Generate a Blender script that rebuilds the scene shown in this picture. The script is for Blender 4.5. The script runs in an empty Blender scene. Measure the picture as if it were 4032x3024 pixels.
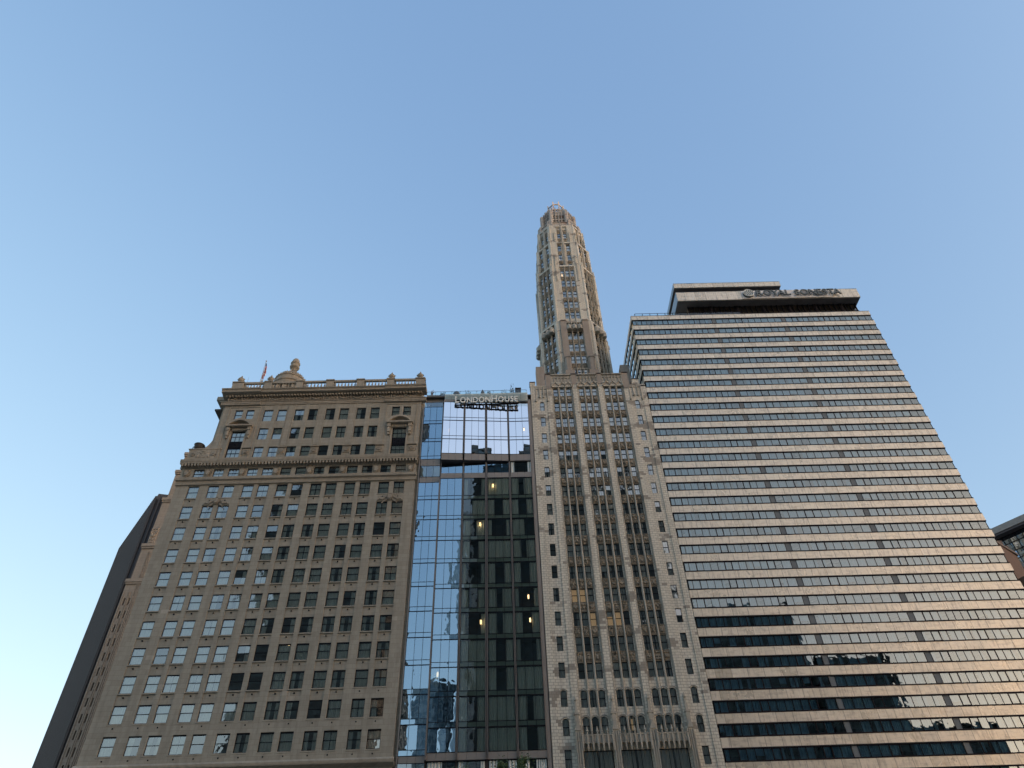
import bpy, bmesh, math, random
from mathutils import Vector, Matrix, noise
R = math.radians
random.seed(7)
SC = bpy.context.scene
COL = SC.collection

# ------------------------------------------------------------------ camera
def make_camera():
    P, RO, YAW, F = R(43.0968), R(-2.092), R(-1.10), 2795.0
    cp, sp = math.cos(P), math.sin(P)
    r, u, f = Vector((1, 0, 0)), Vector((0, -sp, cp)), Vector((0, cp, sp))
    c, s = math.cos(RO), math.sin(RO)
    r2, u2 = c * r + s * u, -s * r + c * u
    Z = Matrix.Rotation(YAW, 3, 'Z')
    r2, u2, f = Z @ r2, Z @ u2, Z @ f
    cam = bpy.data.cameras.new('camera')
    o = bpy.data.objects.new('camera', cam)
    COL.objects.link(o)
    m = Matrix((r2, u2, -f)).transposed().to_4x4()
    m.translation = Vector((0, 0, 1.6))
    o.matrix_world = m
    cam.sensor_width = 36
    cam.lens = F / 4032 * 36
    cam.clip_start = 0.1
    cam.clip_end = 5000
    SC.camera = o
make_camera()

# ------------------------------------------------------------------ sky + sun
SUN_AZ = R(128)      # measured clockwise from +Y (the view direction, south): behind and to the right
SUN_EL = R(7.0)
w = bpy.data.worlds.new('World')
SC.world = w
w.use_nodes = True
nt = w.node_tree
for n in list(nt.nodes): nt.nodes.remove(n)
sky = nt.nodes.new('ShaderNodeTexSky')
sky.sky_type = 'NISHITA'
sky.sun_disc = False
sky.sun_elevation = SUN_EL
sky.sun_rotation = SUN_AZ
sky.altitude = 0
sky.air_density = 1.0
sky.dust_density = 2.0
sky.ozone_density = 2.0
bg = nt.nodes.new('ShaderNodeBackground')
bg.inputs['Strength'].default_value = 0.15
out = nt.nodes.new('ShaderNodeOutputWorld')
# camera-like response of the sky colour: one power and gain per channel
sepc = nt.nodes.new('ShaderNodeSeparateColor'); cmbc = nt.nodes.new('ShaderNodeCombineColor')
nt.links.new(sky.outputs[0], sepc.inputs[0])
SKYFIT = ((2.11, 0.85), (1.975, 0.70), (2.232, 0.48))
for i_, (gain, powr) in enumerate(SKYFIT):
    pw = nt.nodes.new('ShaderNodeMath'); pw.operation = 'POWER'; pw.inputs[1].default_value = powr
    ml = nt.nodes.new('ShaderNodeMath'); ml.operation = 'MULTIPLY'; ml.inputs[1].default_value = gain
    nt.links.new(sepc.outputs[i_], pw.inputs[0]); nt.links.new(pw.outputs[0], ml.inputs[0])
    if i_ == 0:      # red rolls off sooner in the glow round the sun
        p2 = nt.nodes.new('ShaderNodeMath'); p2.operation = 'POWER'; p2.inputs[1].default_value = 0.715
        g2 = nt.nodes.new('ShaderNodeMath'); g2.operation = 'MULTIPLY'; g2.inputs[1].default_value = 2.248
        mn = nt.nodes.new('ShaderNodeMath'); mn.operation = 'MINIMUM'
        nt.links.new(sepc.outputs[0], p2.inputs[0]); nt.links.new(p2.outputs[0], g2.inputs[0])
        nt.links.new(ml.outputs[0], mn.inputs[0]); nt.links.new(g2.outputs[0], mn.inputs[1]); ml = mn
    # blue keeps a little more of its strength there
    li = nt.nodes.new('ShaderNodeMath'); li.operation = 'MULTIPLY'; li.inputs[1].default_value = (0.0, 0.0, 0.35)[i_]
    mx_ = nt.nodes.new('ShaderNodeMath'); mx_.operation = 'SUBTRACT'; mx_.inputs[1].default_value = (1.6, 2.2, 2.6)[i_]
    m2_ = nt.nodes.new('ShaderNodeMath'); m2_.operation = 'MAXIMUM'; m2_.inputs[1].default_value = 0.0
    ad_ = nt.nodes.new('ShaderNodeMath'); ad_.operation = 'ADD'
    nt.links.new(sepc.outputs[i_], mx_.inputs[0]); nt.links.new(mx_.outputs[0], m2_.inputs[0]); nt.links.new(m2_.outputs[0], li.inputs[0])
    nt.links.new(ml.outputs[0], ad_.inputs[0]); nt.links.new(li.outputs[0], ad_.inputs[1]); nt.links.new(ad_.outputs[0], cmbc.inputs[i_])
nt.links.new(cmbc.outputs[0], bg.inputs[0])
nt.links.new(bg.outputs[0], out.inputs[0])
sd = bpy.data.lights.new('sun', 'SUN')
sd.energy = 2.0
sd.angle = R(0.6)
sd.color = (1.0, 0.70, 0.50)
so = bpy.data.objects.new('sun', sd)
COL.objects.link(so)
to_sun = Vector((math.sin(SUN_AZ) * math.cos(SUN_EL), math.cos(SUN_AZ) * math.cos(SUN_EL), math.sin(SUN_EL)))
so.rotation_euler = to_sun.to_track_quat('Z', 'Y').to_euler()
SC.view_settings.view_transform = 'Standard'
SC.view_settings.look = 'None'
SC.view_settings.gamma = 1
SC.view_settings.exposure = 1.0
SC.render.engine = 'CYCLES'
SC.cycles.max_bounces = 8
SC.cycles.transparent_max_bounces = 12

# ------------------------------------------------------------------ helpers
class MB:
    """collects quads, boxes, lathes; build() links them as one mesh object"""
    def __init__(s, T=None):
        s.v, s.f = [], []
        s.T = T
    def p(s, x, y, z):
        if s.T: return s.T(x, y, z)
        return (x, y, z)
    def face(s, pts):
        n = len(s.v)
        s.v += [s.p(*q) for q in pts]
        s.f.append(tuple(range(n, n + len(pts))))
    def quad(s, u0, u1, z0, z1, y):
        s.face([(u0, y, z0), (u1, y, z0), (u1, y, z1), (u0, y, z1)])
    def box(s, x0, x1, y0, y1, z0, z1):
        n = len(s.v)
        s.v += [s.p(x, y, z) for z in (z0, z1) for x, y in ((x0, y0), (x1, y0), (x1, y1), (x0, y1))]
        for a in ((0, 3, 2, 1), (4, 5, 6, 7), (0, 1, 5, 4), (1, 2, 6, 5), (2, 3, 7, 6), (3, 0, 4, 7)):
            s.f.append(tuple(n + i for i in a))
    def prism(s, pts, z0, z1, top=1.0, c=None):
        """vertical prism over plan polygon pts"""
        n = len(s.v); k = len(pts)
        if c is None: c = (sum(q[0] for q in pts) / k, sum(q[1] for q in pts) / k)
        s.v += [s.p(x, y, z0) for x, y in pts]
        s.v += [s.p(c[0] + (x - c[0]) * top, c[1] + (y - c[1]) * top, z1) for x, y in pts]
        for i in range(k):
            j = (i + 1) % k
            s.f.append((n + i, n + j, n + k + j, n + k + i))
        s.f.append(tuple(n + i for i in reversed(range(k))))
        s.f.append(tuple(n + k + i for i in range(k)))
    def xprism(s, prof, x0, x1):
        """profile in (y,z) swept along x"""
        n = len(s.v); k = len(prof)
        s.v += [s.p(x0, y, z) for y, z in prof] + [s.p(x1, y, z) for y, z in prof]
        for i in range(k):
            j = (i + 1) % k
            s.f.append((n + i, n + k + i, n + k + j, n + j))
        s.f.append(tuple(n + i for i in range(k)))
        s.f.append(tuple(n + k + i for i in reversed(range(k))))
    def yprism(s, prof, y0, y1):
        """profile in (x,z) pushed along y"""
        n = len(s.v); k = len(prof)
        s.v += [s.p(x, y0, z) for x, z in prof] + [s.p(x, y1, z) for x, z in prof]
        for i in range(k):
            j = (i + 1) % k
            s.f.append((n + i, n + j, n + k + j, n + k + i))
        s.f.append(tuple(n + i for i in reversed(range(k))))
        s.f.append(tuple(n + k + i for i in range(k)))
    def lathe(s, cx, cy, prof, seg=12):
        n = len(s.v)
        for r, z in prof:
            for i in range(seg):
                a = 2 * math.pi * i / seg
                s.v.append(s.p(cx + r * math.cos(a), cy + r * math.sin(a), z))
        for j in range(len(prof) - 1):
            for i in range(seg):
                a, b = n + j * seg + i, n + j * seg + (i + 1) % seg
                s.f.append((a, b, b + seg, a + seg))
        s.f.append(tuple(n + i for i in reversed(range(seg))))
        s.f.append(tuple(n + (len(prof) - 1) * seg + i for i in range(seg)))
    def tube(s, a, b, r0, r1=None, seg=6):
        r1 = r0 if r1 is None else r1
        a, b = Vector(a), Vector(b)
        d = (b - a).normalized()
        x = d.orthogonal().normalized(); y = d.cross(x)
        n = len(s.v)
        for c, r in ((a, r0), (b, r1)):
            for i in range(seg):
                t = 2 * math.pi * i / seg
                q = c + x * (r * math.cos(t)) + y * (r * math.sin(t))
                s.v.append(s.p(*q))
        for i in range(seg):
            j = (i + 1) % seg
            s.f.append((n + i, n + j, n + seg + j, n + seg + i))
        s.f.append(tuple(n + i for i in reversed(range(seg))))
        s.f.append(tuple(n + seg + i for i in range(seg)))
    def holes(s, u0, u1, z0, z1, H, y, d):
        """wall front at y with rectangular holes H=[(a,b,c,e)] in u,z and reveals of depth d"""
        H = [(max(a, u0), min(b, u1), max(c, z0), min(e, z1)) for a, b, c, e in H]
        us = sorted({u0, u1, *[h[0] for h in H], *[h[1] for h in H]})
        zs = sorted({z0, z1, *[h[2] for h in H], *[h[3] for h in H]})
        for j in range(len(zs) - 1):
            zc = (zs[j] + zs[j + 1]) / 2
            row = [h for h in H if h[2] < zc < h[3]]
            start = None
            for i in range(len(us) - 1):
                uc = (us[i] + us[i + 1]) / 2
                inside = any(h[0] < uc < h[1] for h in row)
                if not inside and start is None: start = us[i]
                if inside and start is not None:
                    s.quad(start, us[i], zs[j], zs[j + 1], y); start = None
            if start is not None: s.quad(start, u1, zs[j], zs[j + 1], y)
        for a, b, c, e in H:
            s.face([(a, y, c), (a, y, e), (a, y + d, e), (a, y + d, c)])
            s.face([(b, y, c), (b, y + d, c), (b, y + d, e), (b, y, e)])
            s.face([(a, y, c), (a, y + d, c), (b, y + d, c), (b, y, c)])
            s.face([(a, y, e), (b, y, e), (b, y + d, e), (a, y + d, e)])
    def relief(s, u0, u1, z0, z1, y, amp, nu=10, nz=6, seed=0.0, freq=2.5, sym=True):
        """carved panel: a grid pushed out by noise, mirrored about its middle"""
        n = len(s.v)
        uc = (u0 + u1) / 2
        for j in range(nz + 1):
            for i in range(nu + 1):
                u = u0 + (u1 - u0) * i / nu; z = z0 + (z1 - z0) * j / nz
                uu = abs(u - uc) if sym else u
                edge = 0 if i in (0, nu) or j in (0, nz) else 1
                h = abs(noise.noise(Vector((uu * freq, seed, z * freq)))) * 1.6 * edge
                s.v.append(s.p(u, y - amp * h, z))
        for j in range(nz):
            for i in range(nu):
                a = n + j * (nu + 1) + i
                s.f.append((a, a + 1, a + nu + 2, a + nu + 1))
    def build(s, name, mat, parent=None, smooth=False, **kw):
        off = Vector(parent_loc(parent)) if parent else Vector((0, 0, 0))
        me = bpy.data.meshes.new(name)
        me.from_pydata([tuple(Vector(q) - off) for q in s.v], [], s.f)
        me.materials.append(mat)
        if smooth:
            me.polygons.foreach_set('use_smooth', [True] * len(me.polygons))
        me.update()
        o = bpy.data.objects.new(name, me)
        COL.objects.link(o)
        if parent: o.parent = parent
        for k, v in kw.items(): o[k] = v
        return o
def parent_loc(p):
    v = Vector((0, 0, 0))
    while p:
        v += p.location; p = p.parent
    return v
def thing(name, loc, label, cat, group=None):
    o = bpy.data.objects.new(name, None)
    o.location = loc
    o.empty_display_size = 1
    COL.objects.link(o)
    o['label'] = label; o['category'] = cat
    if group: o['group'] = group
    return o
def tag(o, label, cat, group=None):
    o['label'] = label; o['category'] = cat
    if group: o['group'] = group
    return o
def q(x, z, Y):
    """a point measured on the plane y=90 moved along its sight line to depth Y (real position of proud trim)"""
    return x * Y / 90, 1.6 + (z - 1.6) * Y / 90

# ------------------------------------------------------------------ materials
def mat(name):
    m = bpy.data.materials.new(name)
    m.use_nodes = True
    nt = m.node_tree
    b = nt.nodes['Principled BSDF']
    return m, nt, b
def N(nt, t, **kw):
    n = nt.nodes.new(t)
    for k, v in kw.items():
        if k in n.inputs: n.inputs[k].default_value = v
        else: setattr(n, k, v)
    return n
def mth(nt, op, a, b=None, c=None):
    n = nt.nodes.new('ShaderNodeMath'); n.operation = op
    for i, x in enumerate((a, b, c)):
        if x is None: continue
        if isinstance(x, (int, float)): n.inputs[i].default_value = x
        else: nt.links.new(x, n.inputs[i])
    return n.outputs[0]
def mixc(nt, fac, a, b, mode='MIX'):
    n = nt.nodes.new('ShaderNodeMix'); n.data_type = 'RGBA'; n.blend_type = mode
    for i, x in ((0, fac), (6, a), (7, b)):
        if isinstance(x, (int, float)): n.inputs[i].default_value = x
        elif isinstance(x, tuple): n.inputs[i].default_value = (*x, 1) if len(x) == 3 else x
        else: nt.links.new(x, n.inputs[i])
    return n.outputs[2]
def uz(nt):
    """(x+y, z) of the real position: runs along any upright wall"""
    g = N(nt, 'ShaderNodeNewGeometry')
    sep = N(nt, 'ShaderNodeSeparateXYZ')
    nt.links.new(g.outputs['Position'], sep.inputs[0])
    u = mth(nt, 'ADD', sep.outputs[0], sep.outputs[1])
    return g, u, sep.outputs[2]
def comb(nt, x, y, z=0.0):
    c = N(nt, 'ShaderNodeCombineXYZ')
    for i, v in enumerate((x, y, z)):
        if isinstance(v, (int, float)): c.inputs[i].default_value = v
        else: nt.links.new(v, c.inputs[i])
    return c.outputs[0]
def noise_f(nt, vec, scale, detail=4, rough=0.55):
    n = N(nt, 'ShaderNodeTexNoise')
    n.inputs['Scale'].default_value = scale
    n.inputs['Detail'].default_value = detail
    n.inputs['Roughness'].default_value = rough
    nt.links.new(vec, n.inputs['Vector'])
    return n.outputs[0]
def ramp(nt, fac, lo, hi, a=0.0, b=1.0):
    n = N(nt, 'ShaderNodeMapRange')
    n.inputs[1].default_value = lo; n.inputs[2].default_value = hi
    n.inputs[3].default_value = a; n.inputs[4].default_value = b
    nt.links.new(fac, n.inputs[0])
    return n.outputs[0]

def block_stone(name, c1, c2, mortar, bw, bh, msize=0.02, patch=None, patch_amt=0.0, rough=0.75,
                streak=0.25, bump=0.3, mort_amt=1.0, spec=0.3, blockvar=0.5):
    m, nt, b = mat(name)
    g, u, z = uz(nt)
    row = mth(nt, 'FLOOR', mth(nt, 'DIVIDE', z, bh))
    sh = mth(nt, 'MULTIPLY', mth(nt, 'MODULO', row, 2.0), 0.5)
    uu = mth(nt, 'ADD', mth(nt, 'DIVIDE', u, bw), mth(nt, 'ABSOLUTE', sh))
    colu = mth(nt, 'FLOOR', uu)
    fu = mth(nt, 'FRACT', uu); fz = mth(nt, 'FRACT', mth(nt, 'DIVIDE', z, bh))
    # distance to the joint in metres
    du = mth(nt, 'MULTIPLY', mth(nt, 'MINIMUM', fu, mth(nt, 'SUBTRACT', 1.0, fu)), bw)
    dz = mth(nt, 'MULTIPLY', mth(nt, 'MINIMUM', fz, mth(nt, 'SUBTRACT', 1.0, fz)), bh)
    dj = mth(nt, 'MINIMUM', du, dz)
    joint = ramp(nt, dj, msize, msize * 2.2, 1.0, 0.0)
    wn = N(nt, 'ShaderNodeTexWhiteNoise', noise_dimensions='2D')
    cell = comb(nt, colu, row)
    nt.links.new(cell, wn.inputs['Vector'])
    rnd = wn.outputs['Value']
    big = noise_f(nt, g.outputs['Position'], 0.12, 4)
    fine = noise_f(nt, g.outputs['Position'], 2.2, 5, 0.65)
    st = noise_f(nt, comb(nt, mth(nt, 'MULTIPLY', u, 1.6), mth(nt, 'MULTIPLY', z, 0.12)), 1.0, 5, 0.6)
    fac = mth(nt, 'ADD', mth(nt, 'MULTIPLY', rnd, blockvar), mth(nt, 'MULTIPLY', big, 1 - blockvar))
    col = mixc(nt, fac, c1, c2)
    if patch:
        pn = noise_f(nt, comb(nt, mth(nt, 'MULTIPLY', colu, bw), mth(nt, 'MULTIPLY', row, bh * 1.3)), 0.33, 2, 0.5)
        pf = ramp(nt, pn, 1 - patch_amt, 1 - patch_amt + 0.02)
        col = mixc(nt, mth(nt, 'MULTIPLY', pf, 0.9), col, patch)
    col = mixc(nt, mth(nt, 'MULTIPLY', joint, mort_amt), col, mortar)
    dirt = mth(nt, 'ADD', mth(nt, 'MULTIPLY', ramp(nt, st, 0.45, 0.75), streak),
               mth(nt, 'MULTIPLY', ramp(nt, fine, 0.4, 0.8), 0.18))
    col = mixc(nt, dirt, col, tuple(x * 0.45 for x in c1))
    nt.links.new(col, b.inputs['Base Color'])
    b.inputs['Roughness'].default_value = rough
    b.inputs['Specular IOR Level'].default_value = spec
    bp = N(nt, 'ShaderNodeBump'); bp.inputs['Strength'].default_value = bump; bp.inputs['Distance'].default_value = 0.05
    h = mth(nt, 'SUBTRACT', fine, mth(nt, 'MULTIPLY', joint, 1.2))
    nt.links.new(h, bp.inputs['Height'])
    nt.links.new(bp.outputs[0], b.inputs['Normal'])
    return m

def plain(name, c, rough=0.6, metal=0.0, var=0.15, scale=1.5, spec=0.4):
    m, nt, b = mat(name)
    g = N(nt, 'ShaderNodeNewGeometry')
    n = noise_f(nt, g.outputs['Position'], scale, 4)
    col = mixc(nt, mth(nt, 'MULTIPLY', ramp(nt, n, 0.35, 0.7), var * 2), c, tuple(x * 0.5 for x in c))
    nt.links.new(col, b.inputs['Base Color'])
    b.inputs['Roughness'].default_value = rough
    b.inputs['Metallic'].default_value = metal
    b.inputs['Specular IOR Level'].default_value = spec
    return m

def glass(name, tint, refl, ior=1.6, wave=0.0, wscale=0.6, rough=0.0, gcol=(1, 1, 1), band=None):
    """coated architectural glass: tinted see-through plus a fresnel mirror layer"""
    m = bpy.data.materials.new(name); m.use_nodes = True
    nt = m.node_tree
    for n in list(nt.nodes): nt.nodes.remove(n)
    o = N(nt, 'ShaderNodeOutputMaterial')
    tr = N(nt, 'ShaderNodeBsdfTransparent'); tr.inputs[0].default_value = (*tint, 1)
    gl = N(nt, 'ShaderNodeBsdfGlossy'); gl.inputs['Color'].default_value = (*gcol, 1); gl.inputs['Roughness'].default_value = rough
    fr = N(nt, 'ShaderNodeFresnel'); fr.inputs[0].default_value = ior
    fac = mth(nt, 'MINIMUM', mth(nt, 'ADD', fr.outputs[0], refl), 1.0)
    mx = N(nt, 'ShaderNodeMixShader')
    nt.links.new(fac, mx.inputs[0]); nt.links.new(tr.outputs[0], mx.inputs[1]); nt.links.new(gl.outputs[0], mx.inputs[2])
    nt.links.new(mx.outputs[0], o.inputs[0])
    if wave:
        g = N(nt, 'ShaderNodeNewGeometry')
        n = noise_f(nt, g.outputs['Position'], wscale, 2, 0.5)
        bp = N(nt, 'ShaderNodeBump'); bp.inputs['Strength'].default_value = 1.0; bp.inputs['Distance'].default_value = wave
        nt.links.new(n, bp.inputs['Height']); nt.links.new(bp.outputs[0], gl.inputs['Normal'])
    return m

def emit(name, c, s):
    m, nt, b = mat(name)
    b.inputs['Base Color'].default_value = (*c, 1)
    b.inputs['Emission Color'].default_value = (*c, 1)
    b.inputs['Emission Strength'].default_value = s
    return m

M = {}
M['lime'] = block_stone('brown_limestone', (0.335, 0.297, 0.230), (0.445, 0.40, 0.315), (0.225, 0.197, 0.152), 1.3, 0.62,
                        0.010, patch=(0.50, 0.44, 0.35), patch_amt=0.30, rough=0.8, streak=0.34, bump=0.2, mort_amt=0.6, blockvar=0.45)
M['lime_carve'] = block_stone('carved_limestone', (0.345, 0.297, 0.227), (0.46, 0.40, 0.31), (0.22, 0.19, 0.145), 2.6, 5.0,
                              0.004, rough=0.8, streak=0.35, bump=0.5, mort_amt=0.3)
M['terra'] = block_stone('cream_terracotta', (0.66, 0.615, 0.50), (0.80, 0.75, 0.62), (0.24, 0.21, 0.165), 0.70, 0.37,
                         0.016, patch=(0.30, 0.265, 0.215), patch_amt=0.40, rough=0.55, streak=0.45, bump=0.25, mort_amt=0.75)
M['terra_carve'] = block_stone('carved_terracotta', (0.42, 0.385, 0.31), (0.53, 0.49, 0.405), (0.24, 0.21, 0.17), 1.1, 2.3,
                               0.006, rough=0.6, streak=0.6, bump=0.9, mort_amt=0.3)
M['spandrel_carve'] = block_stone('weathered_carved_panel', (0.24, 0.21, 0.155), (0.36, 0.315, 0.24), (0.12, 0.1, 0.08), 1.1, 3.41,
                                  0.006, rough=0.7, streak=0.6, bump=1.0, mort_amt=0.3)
M['brown_render'] = block_stone('brown_patched_stone', (0.34, 0.295, 0.245), (0.39, 0.34, 0.285), (0.2, 0.17, 0.14), 0.62, 0.62,
                                0.006, rough=0.75, streak=0.25, bump=0.2, mort_amt=0.35)
M['pinkcrown'] = block_stone('pale_crown_terracotta', (0.47, 0.43, 0.37), (0.55, 0.50, 0.43), (0.28, 0.23, 0.19), 0.6, 0.6,
                             0.012, patch=(0.40, 0.29, 0.23), patch_amt=0.40, rough=0.6, streak=0.3, bump=0.3)
M['darkframe'] = plain('black_window_frame', (0.008, 0.008, 0.012), 0.6, 0.0, 0.1, spec=.15)
M['bronze'] = plain('dark_bronze_frame', (0.012, 0.010, 0.014), 0.65, 0.0, 0.1, spec=.15)
M['taupe'] = plain('taupe_metal_panel', (0.32, 0.285, 0.25), 0.45, 0.3, 0.08, 0.4)
M['taupe_dark'] = plain('taupe_metal_fin', (0.22, 0.195, 0.175), 0.45, 0.3, 0.08, 0.4)
M['steel'] = plain('grey_steel', (0.32, 0.33, 0.34), 0.4, 0.6, 0.1)
M['curtain'] = plain('sheer_curtain', (0.86, 0.89, 0.84), 0.9, 0, 0.08, 3)
M['curtain_b'] = plain('blue_grey_blind', (0.62, 0.74, 0.80), 0.9, 0, 0.12, 3)
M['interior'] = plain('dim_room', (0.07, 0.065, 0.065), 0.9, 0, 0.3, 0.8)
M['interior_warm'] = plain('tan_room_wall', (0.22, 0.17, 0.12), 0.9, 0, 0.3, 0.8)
M['glass_old'] = glass('hotel_window_glass', (0.95, 0.98, 0.95), 0.24, 1.55, wave=0.004, wscale=1.2, gcol=(1.0, 1.0, 0.94))
M['glass_terra'] = glass('old_sash_glass', (0.93, 0.94, 0.93), 0.24, 1.5, wave=0.006, wscale=1.5, gcol=(1.0, 0.96, 0.90))
M['glass_blue'] = glass('blue_curtain_wall_glass', (0.74, 0.83, 0.76), 0.22, 1.6, wave=0.006, wscale=0.5, gcol=(0.80, 0.92, 1.0))
M['glass_strip'] = glass('deep_blue_strip_glass', (0.50, 0.62, 0.75), 0.40, 1.6, wave=0.006, wscale=0.6, gcol=(0.56, 0.80, 1.0))
M['glass_lower'] = glass('green_curtain_wall_glass', (0.95, 0.99, 0.93), 0.10, 1.55, wave=0.016, wscale=0.5, gcol=(0.85, 0.95, 0.97))
M['glass_top'] = glass('mirror_curtain_wall_glass', (0.92, 0.92, 0.95), 0.84, 1.7, wave=0.003, wscale=0.5, gcol=(1.0, 0.97, 1.0))
M['glass_teal'] = glass('teal_ribbon_glass', (0.55, 0.78, 0.88), 0.15, 1.55, wave=0.004, wscale=0.8, gcol=(0.86, 0.96, 0.95))
M['glass_rail'] = glass('railing_glass', (0.86, 0.95, 0.95), 0.03, 1.4)
M['glass_green'] = glass('pale_green_screen_glass', (0.90, 0.96, 0.92), 0.02, 1.45)
M['glass_far'] = glass('far_tower_glass', (0.08, 0.12, 0.16), 0.35, 1.6, wave=0.02, wscale=0.3)
M['backpan'] = plain('green_grey_spandrel_backing', (0.50, 0.58, 0.50), 0.7, 0, 0.1)
M['warm'] = emit('lamp_glow', (1.0, 0.66, 0.32), 1.5)
M['warm_room'] = emit('lit_room', (1.0, 0.70, 0.38), 0.10)
M['roof'] = plain('roof_gravel', (0.14, 0.13, 0.12), 0.9)
M['letter'] = plain('pale_sign_letter', (0.84, 0.86, 0.80), 0.4, 0.0, 0.04)
M['letter_dark'] = plain('grey_sign_letter', (0.115, 0.13, 0.125), 0.45, 0.2, 0.04)
M['signback'] = plain('pale_sign_backing', (0.66, 0.66, 0.60), 0.6, 0.0, 0.12, 2, spec=.2)
M['signpale'] = plain('white_sign_backing', (0.80, 0.78, 0.74), 0.6, 0.0, 0.12, 2, spec=.2)
M['soffit'] = plain('dark_soffit', (0.11, 0.10, 0.105), 0.7, 0, 0.2, 0.5)

def marble():
    m, nt, b = mat('beige_marble_veneer')
    g, u, z = uz(nt)
    bw = 2.06
    cu = mth(nt, 'FLOOR', mth(nt, 'DIVIDE', mth(nt, 'SUBTRACT', u, 0.55), bw))
    fu = mth(nt, 'FRACT', mth(nt, 'DIVIDE', mth(nt, 'SUBTRACT', u, 0.55), bw))
    rz = mth(nt, 'FLOOR', mth(nt, 'DIVIDE', mth(nt, 'ADD', z, 0.6), 2.685))
    wn = N(nt, 'ShaderNodeTexWhiteNoise', noise_dimensions='2D')
    nt.links.new(comb(nt, cu, rz), wn.inputs['Vector'])
    big = noise_f(nt, g.outputs['Position'], 0.35, 5, 0.6)
    veins = noise_f(nt, comb(nt, mth(nt, 'MULTIPLY', u, 0.7), mth(nt, 'MULTIPLY', z, 2.5)), 0.9, 6, 0.65)
    streak = noise_f(nt, comb(nt, mth(nt, 'MULTIPLY', u, 3.0), mth(nt, 'MULTIPLY', z, 0.5)), 1.0, 5, 0.7)
    col = mixc(nt, wn.outputs['Value'], (0.68, 0.59, 0.45), (0.86, 0.76, 0.60))
    col = mixc(nt, ramp(nt, big, 0.3, 0.75), col, (0.82, 0.73, 0.58))
    col = mixc(nt, mth(nt, 'MULTIPLY', ramp(nt, veins, 0.50, 0.72), 0.40), col, (0.26, 0.205, 0.15))
    col = mixc(nt, mth(nt, 'MULTIPLY', ramp(nt, streak, 0.50, 0.70), 0.5), col, (0.22, 0.17, 0.13))
    dj = mth(nt, 'MULTIPLY', mth(nt, 'MINIMUM', fu, mth(nt, 'SUBTRACT', 1.0, fu)), bw)
    j = ramp(nt, dj, 0.015, 0.05, 0.6, 0.0)
    col = mixc(nt, j, col, (0.16, 0.125, 0.10))
    nt.links.new(col, b.inputs['Base Color'])
    nt.links.new(ramp(nt, mth(nt, 'ADD', mth(nt, 'MULTIPLY', wn.outputs['Value'], 0.4), big), 0.3, 1.0, 0.22, 0.38), b.inputs['Roughness'])
    b.inputs['Specular IOR Level'].default_value = 0.5
    b.inputs['Metallic'].default_value = 0.28
    # each slab leans a little
    bp = N(nt, 'ShaderNodeBump'); bp.inputs['Strength'].default_value = 0.6; bp.inputs['Distance'].default_value = 0.12
    nt.links.new(mth(nt, 'ADD', mth(nt, 'MULTIPLY', mth(nt, 'MULTIPLY', wn.outputs['Value'], fu), 0.6), mth(nt, 'MULTIPLY', big, 1.0)), bp.inputs['Height'])
    nt.links.new(bp.outputs[0], b.inputs['Normal'])
    return m
M['marble'] = marble()

# ------------------------------------------------------------------ window maker
class WSet:
    """meshes of one window (or of many small ones): frame, pane, curtain"""
    def __init__(s, T=None):
        s.fr, s.gl, s.cu, s.lit = MB(T), MB(T), MB(T), MB(T)
    def add(s, u0, u1, z0, z1, y, rail=True, fw=0.07, cols=1, curt=None, fd=0.08, head=0.0, tilt=0.004, lit=False, blind=0.0):
        fr = s.fr
        fr.box(u0, u0 + fw, y, y + fd, z0, z1); fr.box(u1 - fw, u1, y, y + fd, z0, z1)
        fr.box(u0 + fw, u1 - fw, y, y + fd, z0, z0 + fw); fr.box(u0 + fw, u1 - fw, y, y + fd, z1 - fw - head, z1)  # head deepens the black top rail into a band of reveal shade
        zm = (z0 + z1) / 2
        a, b, c, e = u0 + fw, u1 - fw, z0 + fw, z1 - fw - head
        rows = [(c, zm - 0.03), (zm + 0.03, e)] if rail else [(c, e)]
        if rail: fr.box(a, b, y - 0.02, y + fd, zm - 0.03, zm + 0.03)
        cw = (b - a) / cols
        for i in range(cols):
            for r in rows:
                t = random.gauss(0, tilt); t2 = random.gauss(0, tilt)
                x0, x1 = a + i * cw, a + (i + 1) * cw
                h = r[1] - r[0]
                yy = y + fd * 0.6 if r is rows[0] else y + fd * 0.4
                s.gl.face([(x0, yy - t * h - t2 * cw, r[0]), (x1, yy - t * h + t2 * cw, r[0]),
                           (x1, yy + t * h + t2 * cw, r[1]), (x0, yy + t * h - t2 * cw, r[1])])
            if i: fr.box(a + i * cw - 0.025, a + i * cw + 0.025, y, y + fd, c, e)
        if lit: s.lit.quad(u0, u1, z0, z1, y + 0.7)
        yc = y + 0.16
        W = b - a
        spans = {'full': [(0, 1)], 'sides': [(0, .33), (.67, 1)], 'left': [(0, .45)], 'right': [(.6, 1)],
                 'gap': [(0, .46), (.54, 1)], 'wideL': [(0, .7)], None: []}[curt]
        for f0, f1 in spans:
            fold(s.cu, a + W * f0, a + W * f1, c, e, yc)
        if blind: s.cu.quad(a, b, e - (e - c) * blind, e, yc - 0.08)
    def build(s, parent, gm, cm, name='window', fm=None, **kw):
        f = s.fr.build(name, fm or M['darkframe'], parent, **kw)
        g = s.gl.build('pane', gm, f)
        if s.cu.f: s.cu.build('curtain', cm, f)
        if s.lit.f: s.lit.build('lit_room', M['warm_room'], f)
        return f
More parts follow.
